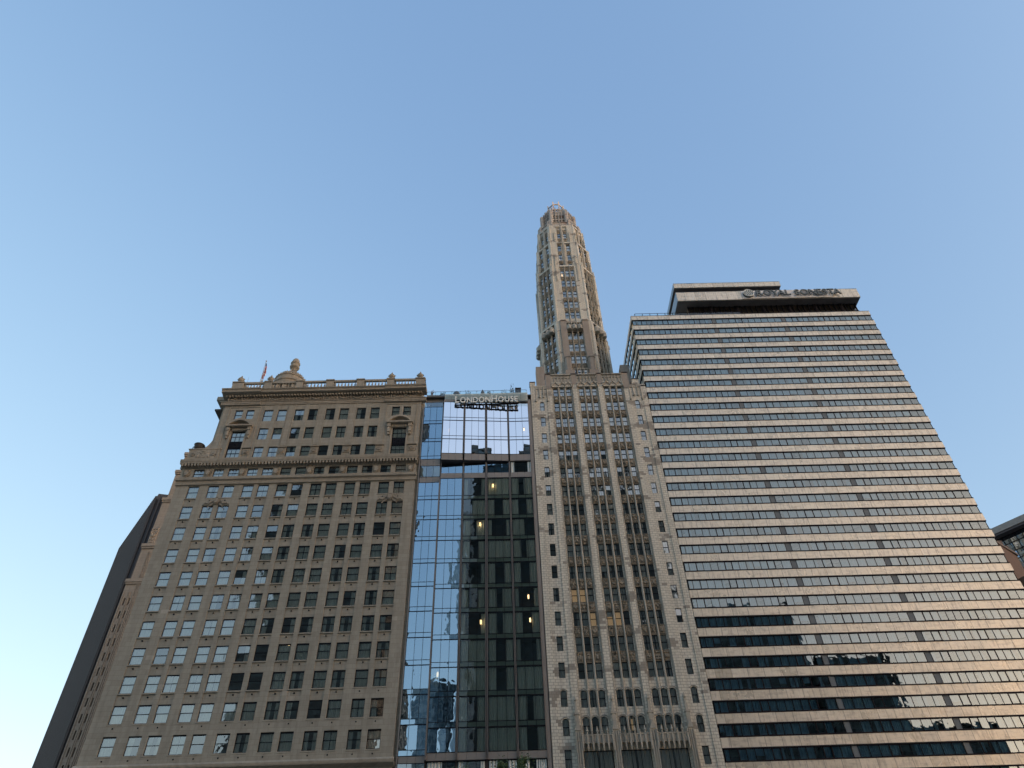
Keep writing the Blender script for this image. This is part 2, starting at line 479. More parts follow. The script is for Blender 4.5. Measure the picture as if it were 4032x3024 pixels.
def fold(mb, u0, u1, z0, z1, y, pitch=0.13, amp=0.04):
    pitch *= random.uniform(.8, 1.5); amp *= 2.2
    n = max(2, int((u1 - u0) / pitch))
    for i in range(n):
        a = u0 + (u1 - u0) * i / n; b = u0 + (u1 - u0) * (i + 1) / n
        ya, yb = (y, y + amp) if i % 2 else (y + amp, y - amp * random.uniform(-.2, .3))
        mb.face([(a, ya, z0), (b, yb, z0), (b, yb, z1), (a, ya, z1)])
def rc(opts):
    r = random.random(); t = 0
    for k, p in opts:
        t += p
        if r < t: return k
    return opts[-1][0]
def arch_fill(mb, u0, u1, z1, rise, y, d, n=6):
    """stone corners that turn a square head into a segmental arch"""
    uc, hw = (u0 + u1) / 2, (u1 - u0) / 2
    R0 = (hw * hw + rise * rise) / (2 * rise)
    for i in range(2 * n):
        a = u0 + (u1 - u0) * i / (2 * n); b = u0 + (u1 - u0) * (i + 1) / (2 * n)
        za = z1 - R0 + math.sqrt(max(0, R0 * R0 - (a - uc) ** 2)); zb = z1 - R0 + math.sqrt(max(0, R0 * R0 - (b - uc) ** 2))
        mb.face([(a, y, za), (b, y, zb), (b, y, z1), (a, y, z1)])
        mb.face([(a, y, za), (a, y + d, za), (b, y + d, zb), (b, y, zb)])

# ================================================================== stone hotel (left)
def stone_hotel():
    X0, X1 = -50.4, -13.75
    t = thing('stone_hotel', (-32, 90, 0), 'brown limestone hotel with paired sash windows, a balustraded roof and a small dome', 'hotel building')
    cen = [-43.4, -38.14, -32.95, -27.76, -22.58, -17.35]
    WW = 1.62
    cols = [(-48.4, -46.78)] + [(c + s * 1.17 - WW / 2, c + s * 1.17 + WW / 2) for c in cen for s in (-1, 1)]
    rows = [27.75 + 3.596 * k for k in range(11)]
    HH = 2.17
    wall = MB()
    y = 90.0
    H = []
    strips = []
    for ci, (a, b) in enumerate(cols):
        H.append((a, b, rows[0] - .045, rows[0] + HH))
        top = rows[10] + HH + 0.1
        lo = rows[1] - 0.15
        outer = ci in (1, 2, 11, 12)
        if outer:                      # the end pairs: plain masonry near the medallions
            H.append((a, b, rows[10] - .045, rows[10] + HH))
            if ci >= 11:
                H.append((a, b, rows[1] - .045, rows[1] + HH)); lo = rows[2] - 0.15
            top = rows[9] + HH + 0.1
        strips.append((a - 0.04, b + 0.04, lo, top))
        H.append(strips[-1])
        H.append((a, b, 67.41, 69.06))
        H.append((a, b, 22.9, 25.6)); H.append((a, b, 18.6, 21.2)); H.append((a, b, 14.2, 16.8))
    wall.holes(X0, X1, 0, 70.0, H, y, 0.34)
    for k, (a, b, lo, top) in enumerate(strips):
        hs = [(a + 0.04, b - 0.04, r - .045, r + HH) for r in rows if r > lo and r < top]
        wall.holes(a, b, lo, top, hs, y + 0.11, 0.26)
    # small sills
    for (a, b) in cols:
        for r in rows: wall.box(a - 0.1, b + 0.1, y - 0.05, y + 0.13, r - 0.20, r - 0.045)
    # body behind the face
    wall.box(X0 + 0.01, X1 - 0.01, y + 2.2, 122, 0, 70.7)
    wall.box(-46.85, X1 - 0.01, y + 2.2, 122, 70.71, 84)
    wall.face([(X1, y, 0), (X1, 96, 0), (X1, 96, 86), (X1, y, 86)])
    wall.face([(X0, y, 0), (X0, 96, 0), (X0, 96, 70), (X0, y, 70)])
    # quoin strip and recessed right return beside the glass hotel
    wall.box(X1 + 0.002, -13.36, 90.35, 96, 0, 82)
    # upper block -------------------------------------------------
    UL = -46.9
    rows2 = [(71.26, 73.3), (74.83, 77.2), (78.7, 81.15)]
    H = []
    for c in cen[1:5]:
        for s in (-1, 1):
            a = c + s * 1.17 - 0.77; b = a + 1.54
            for r0, r1 in rows2: H.append((a, b, r0, r1))
    PV = [(-43.3, -1), (-17.0, 1)]
    for c, _ in PV:
        H.append((c - 1.13, c + 1.13, 71.3, 76.7))
        H.append((c - 1.6, c - 0.3, 79.25, 81.25)); H.append((c + 0.3, c + 1.6, 79.25, 81.25))
    wall.holes(UL, X1, 70.8, 84.0, H, y, 0.34)
    wall.face([(UL, y, 70.8), (UL, 96, 70.8), (UL, 96, 84), (UL, y, 84)])
    # spandrel recess lines between the upper rows (thin piers set proud)
    for c in cen[1:5]:
        for s in (-1.98, 0, 1.98):
            w2 = 0.34 if s == 0 else 0.06
            wall.box(c + s - w2, c + s + w2, y - 0.07, y, 71.0, 82.2)
    for k in range(2, 5):
        m = (cen[k - 1] + cen[k]) / 2
        wall.box(m - 0.42, m + 0.42, y - 0.07, y, 73.4, 81.9)
    # belts, ledges and cornices (profiles in y,z)
    for prof, xa, xb in (([(90.3, 66.05), (89.8, 66.05), (89.72, 66.6), (89.45, 66.75), (89.4, 67.2), (90.3, 67.32)], -50.55, -13.6),
                         ([(90.3, 69.25), (89.85, 69.25), (89.85, 69.79), (89.3, 69.8), (89.28, 69.95), (89.2, 70.15), (89.15, 70.5), (89.9, 70.8), (90.3, 70.8)], -50.7, -13.55),
                         ([(90.3, 26.0), (89.6, 26.2), (89.55, 26.5), (89.75, 26.7), (90.3, 26.95)], -50.6, -13.6),
                         ([(90.3, 25.75), (89.85, 25.8), (89.2, 26.05), (89.15, 26.19), (90.3, 26.19)], -50.7, -13.5)):
        b_ = MB(); b_.xprism(prof, xa, xb); b_.build('belt_course', M['lime_carve'], t)
    cor = MB()
    # main cornice, breaking forward over the two end pavilions
    def main_cornice(a, b, f):
        cor.xprism([(90.3, 82.2), (89.85 - f, 82.2), (89.85 - f, 82.45), (89.78 - f, 82.45), (89.78 - f, 82.72), (89.65 - f, 82.8), (89.65 - f, 82.9), (90.3, 82.9)], a, b)
        cor.xprism([(90.3, 83.95), (89.55 - f, 84.0), (89.3 - f, 84.15), (88.75 - f, 84.2), (88.7 - f, 84.55), (88.52 - f, 84.7), (88.47 - f, 84.84), (90.3, 84.88)], a - 0.0, b + 0.0)
    main_cornice(-40.95, -19.95, 0.0)
    main_cornice(-47.6, -40.96, 0.18)
    main_cornice(-19.94, -12.95, 0.18)
    den = MB()
    x = -46.9
    while x < -13.6:
        den.box(x, x + 0.24, 89.15, 89.75, 83.62, 83.95); x += 0.5
    x = -50.4
    while x < -13.7:
        den.box(x, x + 0.25, 89.3, 89.85, 69.35, 69.78); x += 0.5
    frz = MB()
    a = -46.5
    while a < -14.4:
        frz.relief(a, a + 2.3, 82.92, 83.66, 89.78, 0.3, 16, 6, seed=a, freq=3.5)
        frz.yprism([(a - 0.1, 83.6), (a + 0.1, 83.6), (a + 0.03, 82.95), (a - 0.03, 82.95)], 89.5, 89.8)
        a += 2.3
    # garland swags
    for i in range(14):
        c0 = -45.35 + 2.3 * i
        pts = [(c0 - 0.85 + 1.7 * j / 8, 83.45 - 0.42 * math.sin(math.pi * j / 8)) for j in range(9)]
        for p0, p1 in zip(pts, pts[1:]): frz.tube((p0[0], 89.62, p0[1]), (p1[0], 89.62, p1[1]), 0.11, seg=5)
    w_ = wall.build('wall', M['lime'], t)
    cor.build('cornice', M['lime_carve'], t)
    den.build('dentils', M['lime_carve'], t)
    frz.build('frieze', M['lime_carve'], t)
    # pediments, brackets and surrounds of the two tall windows
    for c, _ in PV:
        pd = MB()
        n = 10; pr = []
        for j in range(n + 1):
            f = j / n; xx = c - 2.15 + 4.3 * f
            pr.append((xx, 77.55 + 1.35 * math.sin(math.pi * f) ** 0.8))
        pr2 = [(c + (px - c) * 0.80, 77.55 + (pz - 77.55) * 0.70) for px, pz in reversed(pr)]
        for j in range(n):
            p0, p1 = pr[j], pr[j + 1]; i0, i1 = pr2[n - j], pr2[n - j - 1]
            pd.yprism([i0, i1, p1, p0], 89.25, 90.05)
        pd.box(c - 2.15, c + 2.15, 89.25, 90.05, 77.3, 77.548)
        pd.quad(c - 1.9, c + 1.9, 77.5, 78.6, 89.95)
        for s in (-1, 1):
            pd.box(c + s * 1.72 - 0.28, c + s * 1.72 + 0.28, 89.5, 90.02, 76.6, 77.298)
            pd.box(c + s * 1.72 - 0.22, c + s * 1.72 + 0.22, 89.6, 90.02, 75.6, 76.598)
            pd.box(c + s * 1.72 - 0.17, c + s * 1.72 + 0.17, 89.72, 90.02, 75.1, 75.598)
            pd.box(c + s * 1.3 - 0.14, c + s * 1.3 + 0.14, 89.86, 90.02, 71.0, 75.9)
        pd.relief(c - 1.3, c + 1.3, 76.72, 77.28, 89.9, 0.12, 12, 5, seed=c, freq=4)
        pd.box(c - 2.6, c - 2.5, 89.9, 90.02, 70.9, 81.9); pd.box(c + 2.5, c + 2.6, 89.9, 90.02, 70.9, 81.9)
        pd.box(c - 2.498, c + 2.498, 89.9, 90.02, 81.75, 81.9)
        pd.build('pediment', M['lime_carve'], t)
    # rosettes and medallions
    def rosette(xc, zc, r, y0):
        mb = MB()
        mb.box(xc - r * 1.35, xc + r * 1.35, y0 - 0.02, y0 + 0.1, zc - r * 1.35, zc + r * 1.35)
        for j in range(6):
            a = j * math.pi / 3
            pr = [(0.02, -0.12), (0.14, -0.09), (0.2, -0.02)]
            cx, cz = xc + 0.55 * r * math.cos(a), zc + 0.55 * r * math.sin(a)
            pts = [(cx + r * 0.4 * math.cos(k * math.pi / 4), cz + r * 0.4 * math.sin(k * math.pi / 4)) for k in range(8)]
            mb.yprism(pts, y0 - 0.22, y0)
        pts = [(xc + r * 0.3 * math.cos(k * math.pi / 4), zc + r * 0.3 * math.sin(k * math.pi / 4)) for k in range(8)]
        mb.yprism(pts, y0 - 0.2, y0)
        mb.box(xc - r * 1.75, xc + r * 1.75, y0 - 0.25, y0 + 0.1, zc + r * 1.5, zc + r * 1.85)
        return mb.build('rosette', M['lime_carve'], t)
    for k in range(1, 5):
        m = (cen[k] + cen[k - 1]) / 2 if k else 0
    for xc in (-41.2, -35.5, -30.35, -25.15, -19.95, -14.7): rosette(xc, 72.3, 0.42, 89.9)
    def medallion(xc, zc, rx, rz, y0, ribbons=False):
        mb = MB()
        for f, d in ((1.0, 0.16), (0.72, 0.34)):
            pts = [(xc + rx * f * math.cos(k * math.pi / 8), zc + rz * f * math.sin(k * math.pi / 8)) for k in range(16)]
            mb.yprism(pts, y0 - d, y0)
        for k in range(16):
            a = k * math.pi / 8
            p = [(xc + rx * math.cos(a + e) * g, zc + rz * math.sin(a + e) * g) for e, g in ((-.15, 1), (.15, 1), (0, 1.16))]
            mb.yprism(p, y0 - 0.26, y0)
        if ribbons:
            for s in (-1, 1):
                prev = None
                for j in range(9):
                    q_ = (xc + s * (rx + 0.18 * j), y0 - 0.1, zc - 0.1 + 0.16 * math.sin(j * 1.2) - 0.05 * j)
                    if prev: mb.tube(prev, q_, 0.08, seg=5)
                    prev = q_
                prev = None
                for j in range(7):
                    q_ = (xc + s * (rx * 0.8 + 0.14 * j), y0 - 0.1, zc - 0.35 - 0.12 * j + 0.08 * math.sin(j * 1.9))
                    if prev: mb.tube(prev, q_, 0.07, seg=5)
                    prev = q_
        return mb.build('medallion', M['lime_carve'], t)
    for xc in (-49.4, -46.1, -40.8, -35.55, -30.35, -25.17, -19.95, -14.6): medallion(xc, 68.25, 0.42, 0.68, 89.98)
    medallion(-43.4, 63.0, 0.40, 0.55, 89.98, True)
    medallion(-17.35, 63.0, 0.40, 0.55, 89.98, True)
    # left attic shoulder with scroll
    sh = MB()
    sh.box(-50.25, -45.35, 89.9, 93.5, 70.81, 72.95)
    sh.box(-50.4, -45.2, 89.82, 93.6, 72.952, 73.15)
    for xc in (-49.5, -46.2):
        for k in range(6):
            a = k * math.pi / 3
            pts = [(xc + .22 * math.cos(a) + .16 * math.cos(j * math.pi / 3), 71.95 + .22 * math.sin(a) + .16 * math.sin(j * math.pi / 3)) for j in range(6)]
            sh.yprism(pts, 89.76, 89.9)
    sh.relief(-48.9, -46.8, 71.3, 72.6, 89.86, 0.16, 14, 9, seed=4.2, freq=3)
    pts = [(-46.9, 73.15), (-46.9, 76.6)]
    for j in range(9):
        f = j / 8; pts.append((-46.95 - 0.12 - 1.35 * f ** 2.2, 76.6 - 3.45 * f ** 0.75))
    sh.yprism(pts, 90.15, 92.5)
    sh.build('attic_shoulder', M['lime_carve'], t)
    # return of the tower behind the left pavilion
    rt = MB()
    rt.box(-47.6, -46.95, 90.9, 93, 70, 83.9)
    rt.box(-48.5, -46.95, 90.6, 93, 83.7, 84.1); rt.box(-49.0, -46.95, 90.5, 93, 84.1, 84.9)
    rt.build('tower_return', M['lime'], t)
    # balustrade
    def by(z): return 1.6 + (z - 1.6) * 89.3 / 90
    piers = [(-46.75, -44.86), (-41.23, -39.97), (-35.76, -34.61), (-30.51, -29.25), (-25.25, -23.99), (-20.0, -18.74), (-14.98, -13.49)]
    bal = MB()
    k = 89.0 / 90
    bal.box(-46.9 * k, -13.3 * k, 88.8, 90.1, 84.9, 85.05)
    bal.box(-46.9 * k, -13.3 * k, 88.80, 89.2, 86.22, 86.60)
    bal.build('parapet', M['lime_carve'], t)
    for a, b in piers:
        bal = MB()
        bal.box(a * k, b * k, 88.7, 90.0, 85.051, 86.3)
        bal.box(a * k - 0.1, b * k + 0.1, 88.6, 90.1, 86.461, 86.68)
        bal.box(a * k, b * k, 88.75, 89.95, 86.3, 86.46)
        bal.build('parapet_pier', M['lime_carve'], t)
    bb = MB()
    for (a0, b0), (a1, b1) in zip(piers, piers[1:]):
        n = round((a1 - b0) / 0.55)
        for i in range(n):
            xx = (b0 + (a1 - b0) * (i + 0.5) / n) * k
            bb.lathe(xx, 89.02, [(0.07, 85.05), (0.08, 85.3), (0.145, 85.55), (0.11, 85.75), (0.055, 86.0), (0.07, 86.15), (0.11, 86.22)], 8)
    bb.build('balustrade', M['lime_carve'], t, smooth=True)
    # stone urns over the balustrade piers
    for xc in (-45.75, -40.55, -19.35, -14.35):
        u = MB(); z0 = 86.66
        u.lathe(xc * k, 89.2, [(0.3, z0), (0.3, z0 + .12), (0.16, z0 + .2), (0.2, z0 + .32), (0.42, z0 + .55), (0.52, z0 + .9), (0.46, z0 + 1.12),
                               (0.24, z0 + 1.22), (0.14, z0 + 1.3), (0.2, z0 + 1.45), (0.12, z0 + 1.68), (0.02, z0 + 1.9)], 10)
        for s in (-1, 1):
            u.tube((xc * k + s * .42, 89.2, z0 + .72), (xc * k + s * .62, 89.2, z0 + 1.0), 0.07, seg=5)
            u.tube((xc * k + s * .62, 89.2, z0 + 1.0), (xc * k + s * .4, 89.2, z0 + 1.15), 0.07, seg=5)
        u.build('urn', M['lime_carve'], t, smooth=True)
    for xc in (-45.1, -39.9, -20.15, -15.1):
        u = MB(); u.tube((xc * k, 90.3, 86.9), (xc * k, 90.3, 89.2), 0.03, 0.02); u.build('lightning_rod', M['steel'], t)
    # big bronze-dark urn on the shoulder
    u = MB(); z0 = 73.15; xc = -49.35
    u.lathe(xc, 90.75, [(0.4, z0), (0.4, z0 + .1), (0.26, z0 + .2), (0.6, z0 + .45), (0.78, z0 + .8), (0.66, z0 + 1.15), (0.86, z0 + 1.32), (0.8, z0 + 1.36), (0.55, z0 + 1.2)], 16)
    for s in (-1, 1):
        pr = None
        for j in range(6):
            a = -1.2 + j * 0.6
            qd = (xc + s * (0.72 + 0.26 * math.cos(a)), 90.75, z0 + 0.85 + 0.28 * math.sin(a))
            if pr: u.tube(pr, qd, 0.07, seg=5)
            pr = qd
    o = u.build('roof_urn', plain('weathered_dark_urn', (0.07, 0.06, 0.05), 0.7), t, smooth=True)
    o['label'] = 'large dark two-handled urn on the left shoulder'
    # plants on the roof edge
    rf = MB(); rf.quad(-46, -14, 84, 84.01, 90.5)
    rf = MB(); rf.box(X0 + .3, X1 - .3, 93, 121.5, 84.01, 84.3); rf.build('roof', M['roof'], t)
    # cupola: colonnaded drum, dome, lantern
    dm = MB(); cx, cy = -42.55, 104.0
    dm.lathe(cx, cy, [(4.4, 84.3), (4.4, 88), (3.3, 88.2), (3.3, 89)], 24)
    for i in range(12):
        a = i * math.pi / 6
        dm.lathe(cx + 2.9 * math.cos(a), cy + 2.9 * math.sin(a), [(0.34, 89), (0.3, 97.8), (0.4, 98.2)], 8)
    dm.lathe(cx, cy, [(2.1, 89), (2.1, 98.2)], 20)
    dm.lathe(cx, cy, [(3.1, 98.2), (3.15, 98.8), (3.35, 99.0), (3.35, 99.4), (3.05, 99.55)], 28)
    dmo = dm.build('cupola', M['lime_carve'], t)
    d2 = MB()
    d2.lathe(cx, cy, [(3.1, 99.55), (3.05, 100.25), (3.2, 100.35), (3.2, 100.55), (2.95, 100.65), (2.65, 101.3), (2.05, 102.0), (1.3, 102.5), (0.75, 102.7), (0.7, 102.85)], 28)
    for i in range(28):
        a = i * 2 * math.pi / 28
        d2.lathe(cx + 3.0 * math.cos(a), cy + 3.0 * math.sin(a), [(0.16, 100.6), (0.2, 100.8), (0.03, 101.05)], 6)
        for r, z in ((2.78, 101.1), (2.35, 101.7)):
            d2.lathe(cx + r * math.cos(a + .1), cy + r * math.sin(a + .1), [(0.13, z - .1), (0.13, z + .12), (0.05, z + .22)], 6)
    d2.build('dome', M['lime_carve'], dmo, smooth=False)
    d3 = MB()
    d3.lathe(cx, cy, [(0.75, 102.8), (0.5, 103.0), (0.42, 104.3), (0.6, 104.5), (0.95, 104.75), (1.0, 105.05), (0.72, 105.2), (0.68, 105.7), (0.98, 105.95), (0.9, 106.2), (0.66, 106.3), (0.72, 106.8), (0.5, 107.2), (0.02, 107.4)], 14)
    for i in range(6):
        a = i * math.pi / 3
        d3.tube((cx + .85 * math.cos(a), cy + .85 * math.sin(a), 102.8), (cx + .45 * math.cos(a), cy + .45 * math.sin(a), 104.4), 0.12, 0.1)
    d3.build('lantern', M['lime_carve'], dmo, smooth=True)
    # rainwater bosses under the windows
    bs = MB()
    for (a, b) in cols:
        for r in rows[:]: bs.box((a + b) / 2 - 0.07, (a + b) / 2 + 0.07, 89.93, 90.12, r - 0.62, r - 0.48)
    bs.build('vent_boss', M['darkframe'], t)
    # interior backs
    it = MB(); it.quad(X0 + .1, X1 - .1, 10, 70.2, 92.1); it.quad(-46.8, X1 - .1, 70.2, 83.5, 92.1)
    for r in rows + [67.2, 70.9, 74.5, 78.3, 82.0]: it.box(X0 + .1 if r < 70 else -46.8, X1 - .1, 90.7, 92.1, r - 0.9, r - 0.6)
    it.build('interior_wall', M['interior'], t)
    # windows: the hundred largest each their own part, the rest one part
    stuff = WSet()
    def styl(x, z):
        return rc([('full', .42), ('sides', .22), ('gap', .14), ('left', .1), ('right', .07), (None, .05)])
    for ci, (a, b) in enumerate(cols):
        for ri, r in enumerate(rows):
            W = WSet() if ri <= 6 else stuff
            lamp = (ci == 6 and ri == 3)
            c = None if lamp else styl(a, r)
            if ci == 0: c = 'full'
            W.add(a - .02, b + .02, r - .04, r + HH + .02, y + 0.14, fw=0.085, curt=c, tilt=0.005, head=0.08)  # taller black head stands in for the shadow under the lintel
            if ri <= 6: W.build(t, M['glass_old'], M['curtain'])
        stuff.add(a, b, 67.41, 69.06, y + 0.15, fw=0.06, curt=styl(a, 0), tilt=0.005)
        for z0, z1 in ((22.9, 25.6), (18.6, 21.2), (14.2, 16.8)): stuff.add(a, b, z0, z1, y + 0.15, fw=0.06, curt='full')
    for c in cen[1:5]:
        for s in (-1, 1):
            a = c + s * 1.17 - 0.77; b = a + 1.54
            for r0, r1 in rows2: stuff.add(a, b, r0, r1, y + 0.17, fw=0.062, curt=styl(a, 0), tilt=0.005)
    for c, _ in PV:
        W = WSet()
        for z0, z1 in ((71.3, 73.2), (74.6, 76.7)): W.add(c - 1.13, c + 1.13, z0, z1, y + 0.26, fw=0.1, cols=3, curt='full')
        W.fr.box(c - 1.13, c + 1.13, y + 0.24, y + 0.4, 73.2, 74.6)
        for j in range(3):
            W.fr.relief(c - 1.05 + .7 * j, c - .38 + .7 * j, 73.3, 74.5, y + 0.22, 0.1, 6, 6, seed=j, freq=4)
        o = W.build(t, M['glass_old'], M['curtain']); o['label'] = 'tall dark bronze window under a curved pediment'
        for s in (-1, 1):
            W = WSet(); W.add(c + s * .95 - .65, c + s * .95 + .65, 79.25, 81.25, y + 0.17, fw=0.08, curt='full'); W.build(t, M['glass_old'], M['curtain'])
    o = stuff.build(t, M['glass_old'], M['curtain']); o['kind'] = 'stuff'
    # flagpole and flag
    f = thing('flagpole', (-45.5, 97, 84.3), 'white flagpole carrying a limp striped flag, between the two left roof urns', 'flagpole')
    p = MB(); p.tube((-45.5, 97, 84.3), (-45.5, 97, 99.8), 0.11, 0.05, 8); p.lathe(-45.5, 97, [(0.02, 99.75), (0.13, 99.9), (0.13, 100.05), (0.02, 100.15)], 8)
    p.build('pole', plain('white_pole', (0.6, 0.6, 0.58), 0.4), f)
    fl = bpy.data.materials.new('striped_flag'); fl.use_nodes = True
    nt = fl.node_tree; bsdf = nt.nodes['Principled BSDF']
    g = N(nt, 'ShaderNodeNewGeometry'); sp = N(nt, 'ShaderNodeSeparateXYZ'); nt.links.new(g.outputs['Position'], sp.inputs[0])
    st = mth(nt, 'GREATER_THAN', mth(nt, 'FRACT', mth(nt, 'ADD', mth(nt, 'MULTIPLY', sp.outputs[0], 3.2), mth(nt, 'MULTIPLY', sp.outputs[2], 0.9))), 0.5)
    c = mixc(nt, st, (0.45, 0.03, 0.04), (0.6, 0.58, 0.56))
    c = mixc(nt, mth(nt, 'GREATER_THAN', sp.outputs[2], 98.6), c, (0.02, 0.03, 0.12))
    nt.links.new(c, bsdf.inputs['Base Color']); bsdf.inputs['Roughness'].default_value = 0.9
    fm = MB()
    for i in range(10):
        for j in range(7):
            def P(i, j):
                zz = 99.5 - 0.42 * i; wd = 0.62 * (0.28 + 0.5 * math.sin(min(1, i / 7) * math.pi * 0.6)) * (1 if i < 8 else 0.75)
                return (-45.42 + wd * j / 7, 97 + 0.12 * math.sin(j * 1.7 + i * 0.35), zz - 0.25 * j / 7)
            fm.face([P(i, j), P(i, j + 1), P(i + 1, j + 1), P(i + 1, j)])
    fm.build('flag', fl, f)
    fm = MB()
    for i in range(6):
        for j in range(5):
            def P(i, j):
                return (-45.42 + 0.42 * j / 5, 97 + 0.1 * math.sin(j * 1.9 + i * 0.5), 95.1 - 0.4 * i - 0.2 * j / 5)
            fm.face([P(i, j), P(i, j + 1), P(i + 1, j + 1), P(i + 1, j)])
    fm.build('flag', plain('white_flag', (0.6, 0.6, 0.6), 0.9), f)['label'] = 'small white flag hung below the striped one'
stone_hotel()

# ================================================================== glass hotel (second from left)
def glass_hotel():
    t = thing('glass_hotel', (-4.3, 90, 0), 'narrow blue and green glass curtain-wall hotel squeezed between the two stone buildings', 'hotel building')
    XL, XR = -13.3, 5.15
    bays = [(-13.15, -10.0), (-9.8, -6.5), (-6.2, -2.95), (-2.6, 0.72), (1.0, 4.25)]
    # front faces: shallow boxes that swing out to the left
    def yup(x): return 90.0 - max(0.0, (1.0 - x)) * 0.07        # upper volume
    def ylo(x): return 90.0 - max(0.0, (1.0 - x)) * 0.014        # lower volume
    body = MB()
    body.box(XL + .05, XR, 93.2, 121, 0, 80.9)
    body.box(-10.0, XR, 92.2, 93.19, 0, 83.4)
    body.box(4.3, 4.74, 90.05, 93.2, 0, 82.2)          # right metal pilaster
    body.box(4.76, 5.0, 90.35, 93.2, 0, 82.2)
    body.box(-13.34, -13.18, 90.0, 93.2, 0, 80.95)
    body.build('wall', M['taupe'], t)
    fins = MB()
    for a, b in zip(bays[1:], bays[2:]):
        x0, x1 = a[1], b[0]
        m = (x0 + x1) / 2
        for lo, hi, fy in ((70.5, 82.0, yup), (26.2, 66.1, ylo)):
            fins = MB(); fins.box(x0 + 0.02, x0 + 0.1, fy(m) - 0.22, 90.6, lo, hi); fins.box(x1 - 0.1, x1 - 0.02, fy(m) - 0.22, 90.6, lo, hi)
            fins.box(x0 + 0.1, x1 - 0.1, fy(m) - 0.05, 90.6, lo, hi); fins.build('fin', M['taupe_dark'], t)
    fins = MB()
    for m in (-9.9,):
        fins.box(m - 0.1, m + 0.08, 89.4, 92, 70.5, 81.0); fins.box(m - 0.1, m + 0.08, 89.55, 92, 26.2, 66.1)
        fins.box(m - 0.05, m + 0.08, 90.1, 92, 66.1, 70.5)
    for a, b in zip(bays[1:], bays[2:]): fins.box(a[1] + 0.05, b[0] - 0.05, 90.1, 92, 66.1, 69.2)
    fins.box(4.24, 4.3, 89.9, 90.6, 26, 82)
    fins.build('fin', M['taupe_dark'], t)
    # metal bands with panel joints
    pan = MB()
    def band(x0, x1, z0, z1, fy, n, thick=0.35, back=91.5):
        pan = MB()
        for i in range(n):
            a = x0 + (x1 - x0) * i / n + 0.015; b = x0 + (x1 - x0) * (i + 1) / n - 0.015
            ya, yb = fy(a), fy(b)
            pan.prism([(a, ya), (b, yb), (b, back), (a, back)], z0, z1)
        pan.build('metal_panel', M['taupe'], t)
    for a, b in bays[1:]:
        band(a - 0.02, b + 0.02, 69.28, 70.5, yup, 3)
        band(a - 0.02, b + 0.02, 81.4, 81.95, yup, 3)
        band(a, b, 66.1, 67.02, lambda x: 90.0 - max(0, 1 - x) * 0.02, 3)
        band(a - 0.02, b + 0.02, 26.2, 27.0, ylo, 3)
    for z0, z1 in ((68.66, 69.93), (65.5, 66.5), (26.04, 26.75)): band(-13.1, -10.05, z0, z1, lambda x: 90.0, 3)
    band(-13.0, -10.0, 82.5, 84.2, lambda x: 90.6, 3, back=93)
    # soffits under the two swung volumes
    so_ = MB()
    for z, fy in ((69.27, yup), (26.19, ylo)):
        so_.face([(-9.85, fy(-9.85), z), (1.0, 90, z), (1.0, 91.6, z), (-9.85, 91.6, z)])
    so_.build('soffit', M['soffit'], t)
    # floor backing: rooms
    it = MB()
    it.box(-13.1, 4.3, 92.0, 92.15, 0, 81)
    zz = [77.7, 73.85, 70.0, 66.4, 62.6, 59.05, 55.5, 51.95, 48.1, 44.55, 40.95, 37.3, 33.7, 30.1, 26.4, 22.6]
    for z in zz: it.box(-13.1, 4.28, 90.35, 92.0, z - 0.22, z + 0.22)
    for x in (-9.95, -6.35, -2.8, 0.85): it.box(x - 0.12, x + 0.12, 90.3, 92.0, 20, 81)
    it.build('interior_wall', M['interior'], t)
    # glazing
    def glz(a, b, z0, z1, fy, gm, kind, curt):
        """one window: three lights, a low spandrel light under them"""
        T = None
        fr, gl, cu, bp = MB(), MB(), MB(), MB()
        n = 3; cw = (b - a) / n
        fd = 0.05
        sp = 0.66 if kind == 'full' else (0.0 if kind == 'plain' else 0.66)
        for i in range(n + 1):
            x = a + cw * i
            fr.box(x - 0.022, x + 0.022, fy(x) - 0.03, fy(x) + 0.1, z0, z1)
        def hbar(z):
            fr.face([(a, fy(a) - 0.035, z - 0.028), (b, fy(b) - 0.035, z - 0.028), (b, fy(b) - 0.035, z + 0.028), (a, fy(a) - 0.035, z + 0.028)])
            fr.face([(a, fy(a) - 0.035, z - 0.028), (b, fy(b) - 0.035, z - 0.028), (b, fy(b) + 0.08, z - 0.028), (a, fy(a) + 0.08, z - 0.028)])
        hbar(z0 + 0.03); hbar(z1 - 0.03)
        parts = [(z0 + 0.03, z1 - 0.03)]
        if sp:
            hbar(z0 + sp); parts = [(z0 + 0.03, z0 + sp), (z0 + sp, z1 - 0.03)]
            bp.face([(a, fy(a) + 0.14, z0), (b, fy(b) + 0.14, z0), (b, fy(b) + 0.14, z0 + sp - 0.02), (a, fy(a) + 0.14, z0 + sp - 0.02)])
        for i in range(n):
            for p0, p1 in parts:
                x0, x1 = a + cw * i + 0.02, a + cw * (i + 1) - 0.02
                t1 = random.gauss(0, 0.0022); t2 = random.gauss(0, 0.0022); h = (p1 - p0) / 2
                gl.face([(x0, fy(x0) - t1 * h - t2 * cw, p0), (x1, fy(x1) - t1 * h + t2 * cw, p0), (x1, fy(x1) + t1 * h + t2 * cw, p1), (x0, fy(x0) + t1 * h - t2 * cw, p1)])
        zc0, zc1 = (z0 + sp + 0.02, z1 - 0.05)
        W = b - a
        for f0, f1 in {'full': [(0, 1)], 'sides': [(0, .3), (.7, 1)], 'wide': [(0, .36), (.6, 1)], 'L': [(0, .55)], 'R': [(.4, 1)], 'none': [], 'narrow': [(0, .17), (.83, 1)]}[curt]:
            fold(cu, a + 0.05 + (W - .1) * f0, a + 0.05 + (W - .1) * f1, zc0, zc1, 90.2 if fy is not yup else 90.12, pitch=0.13, amp=0.06)
        f = fr.build('window', M['darkframe'], t)
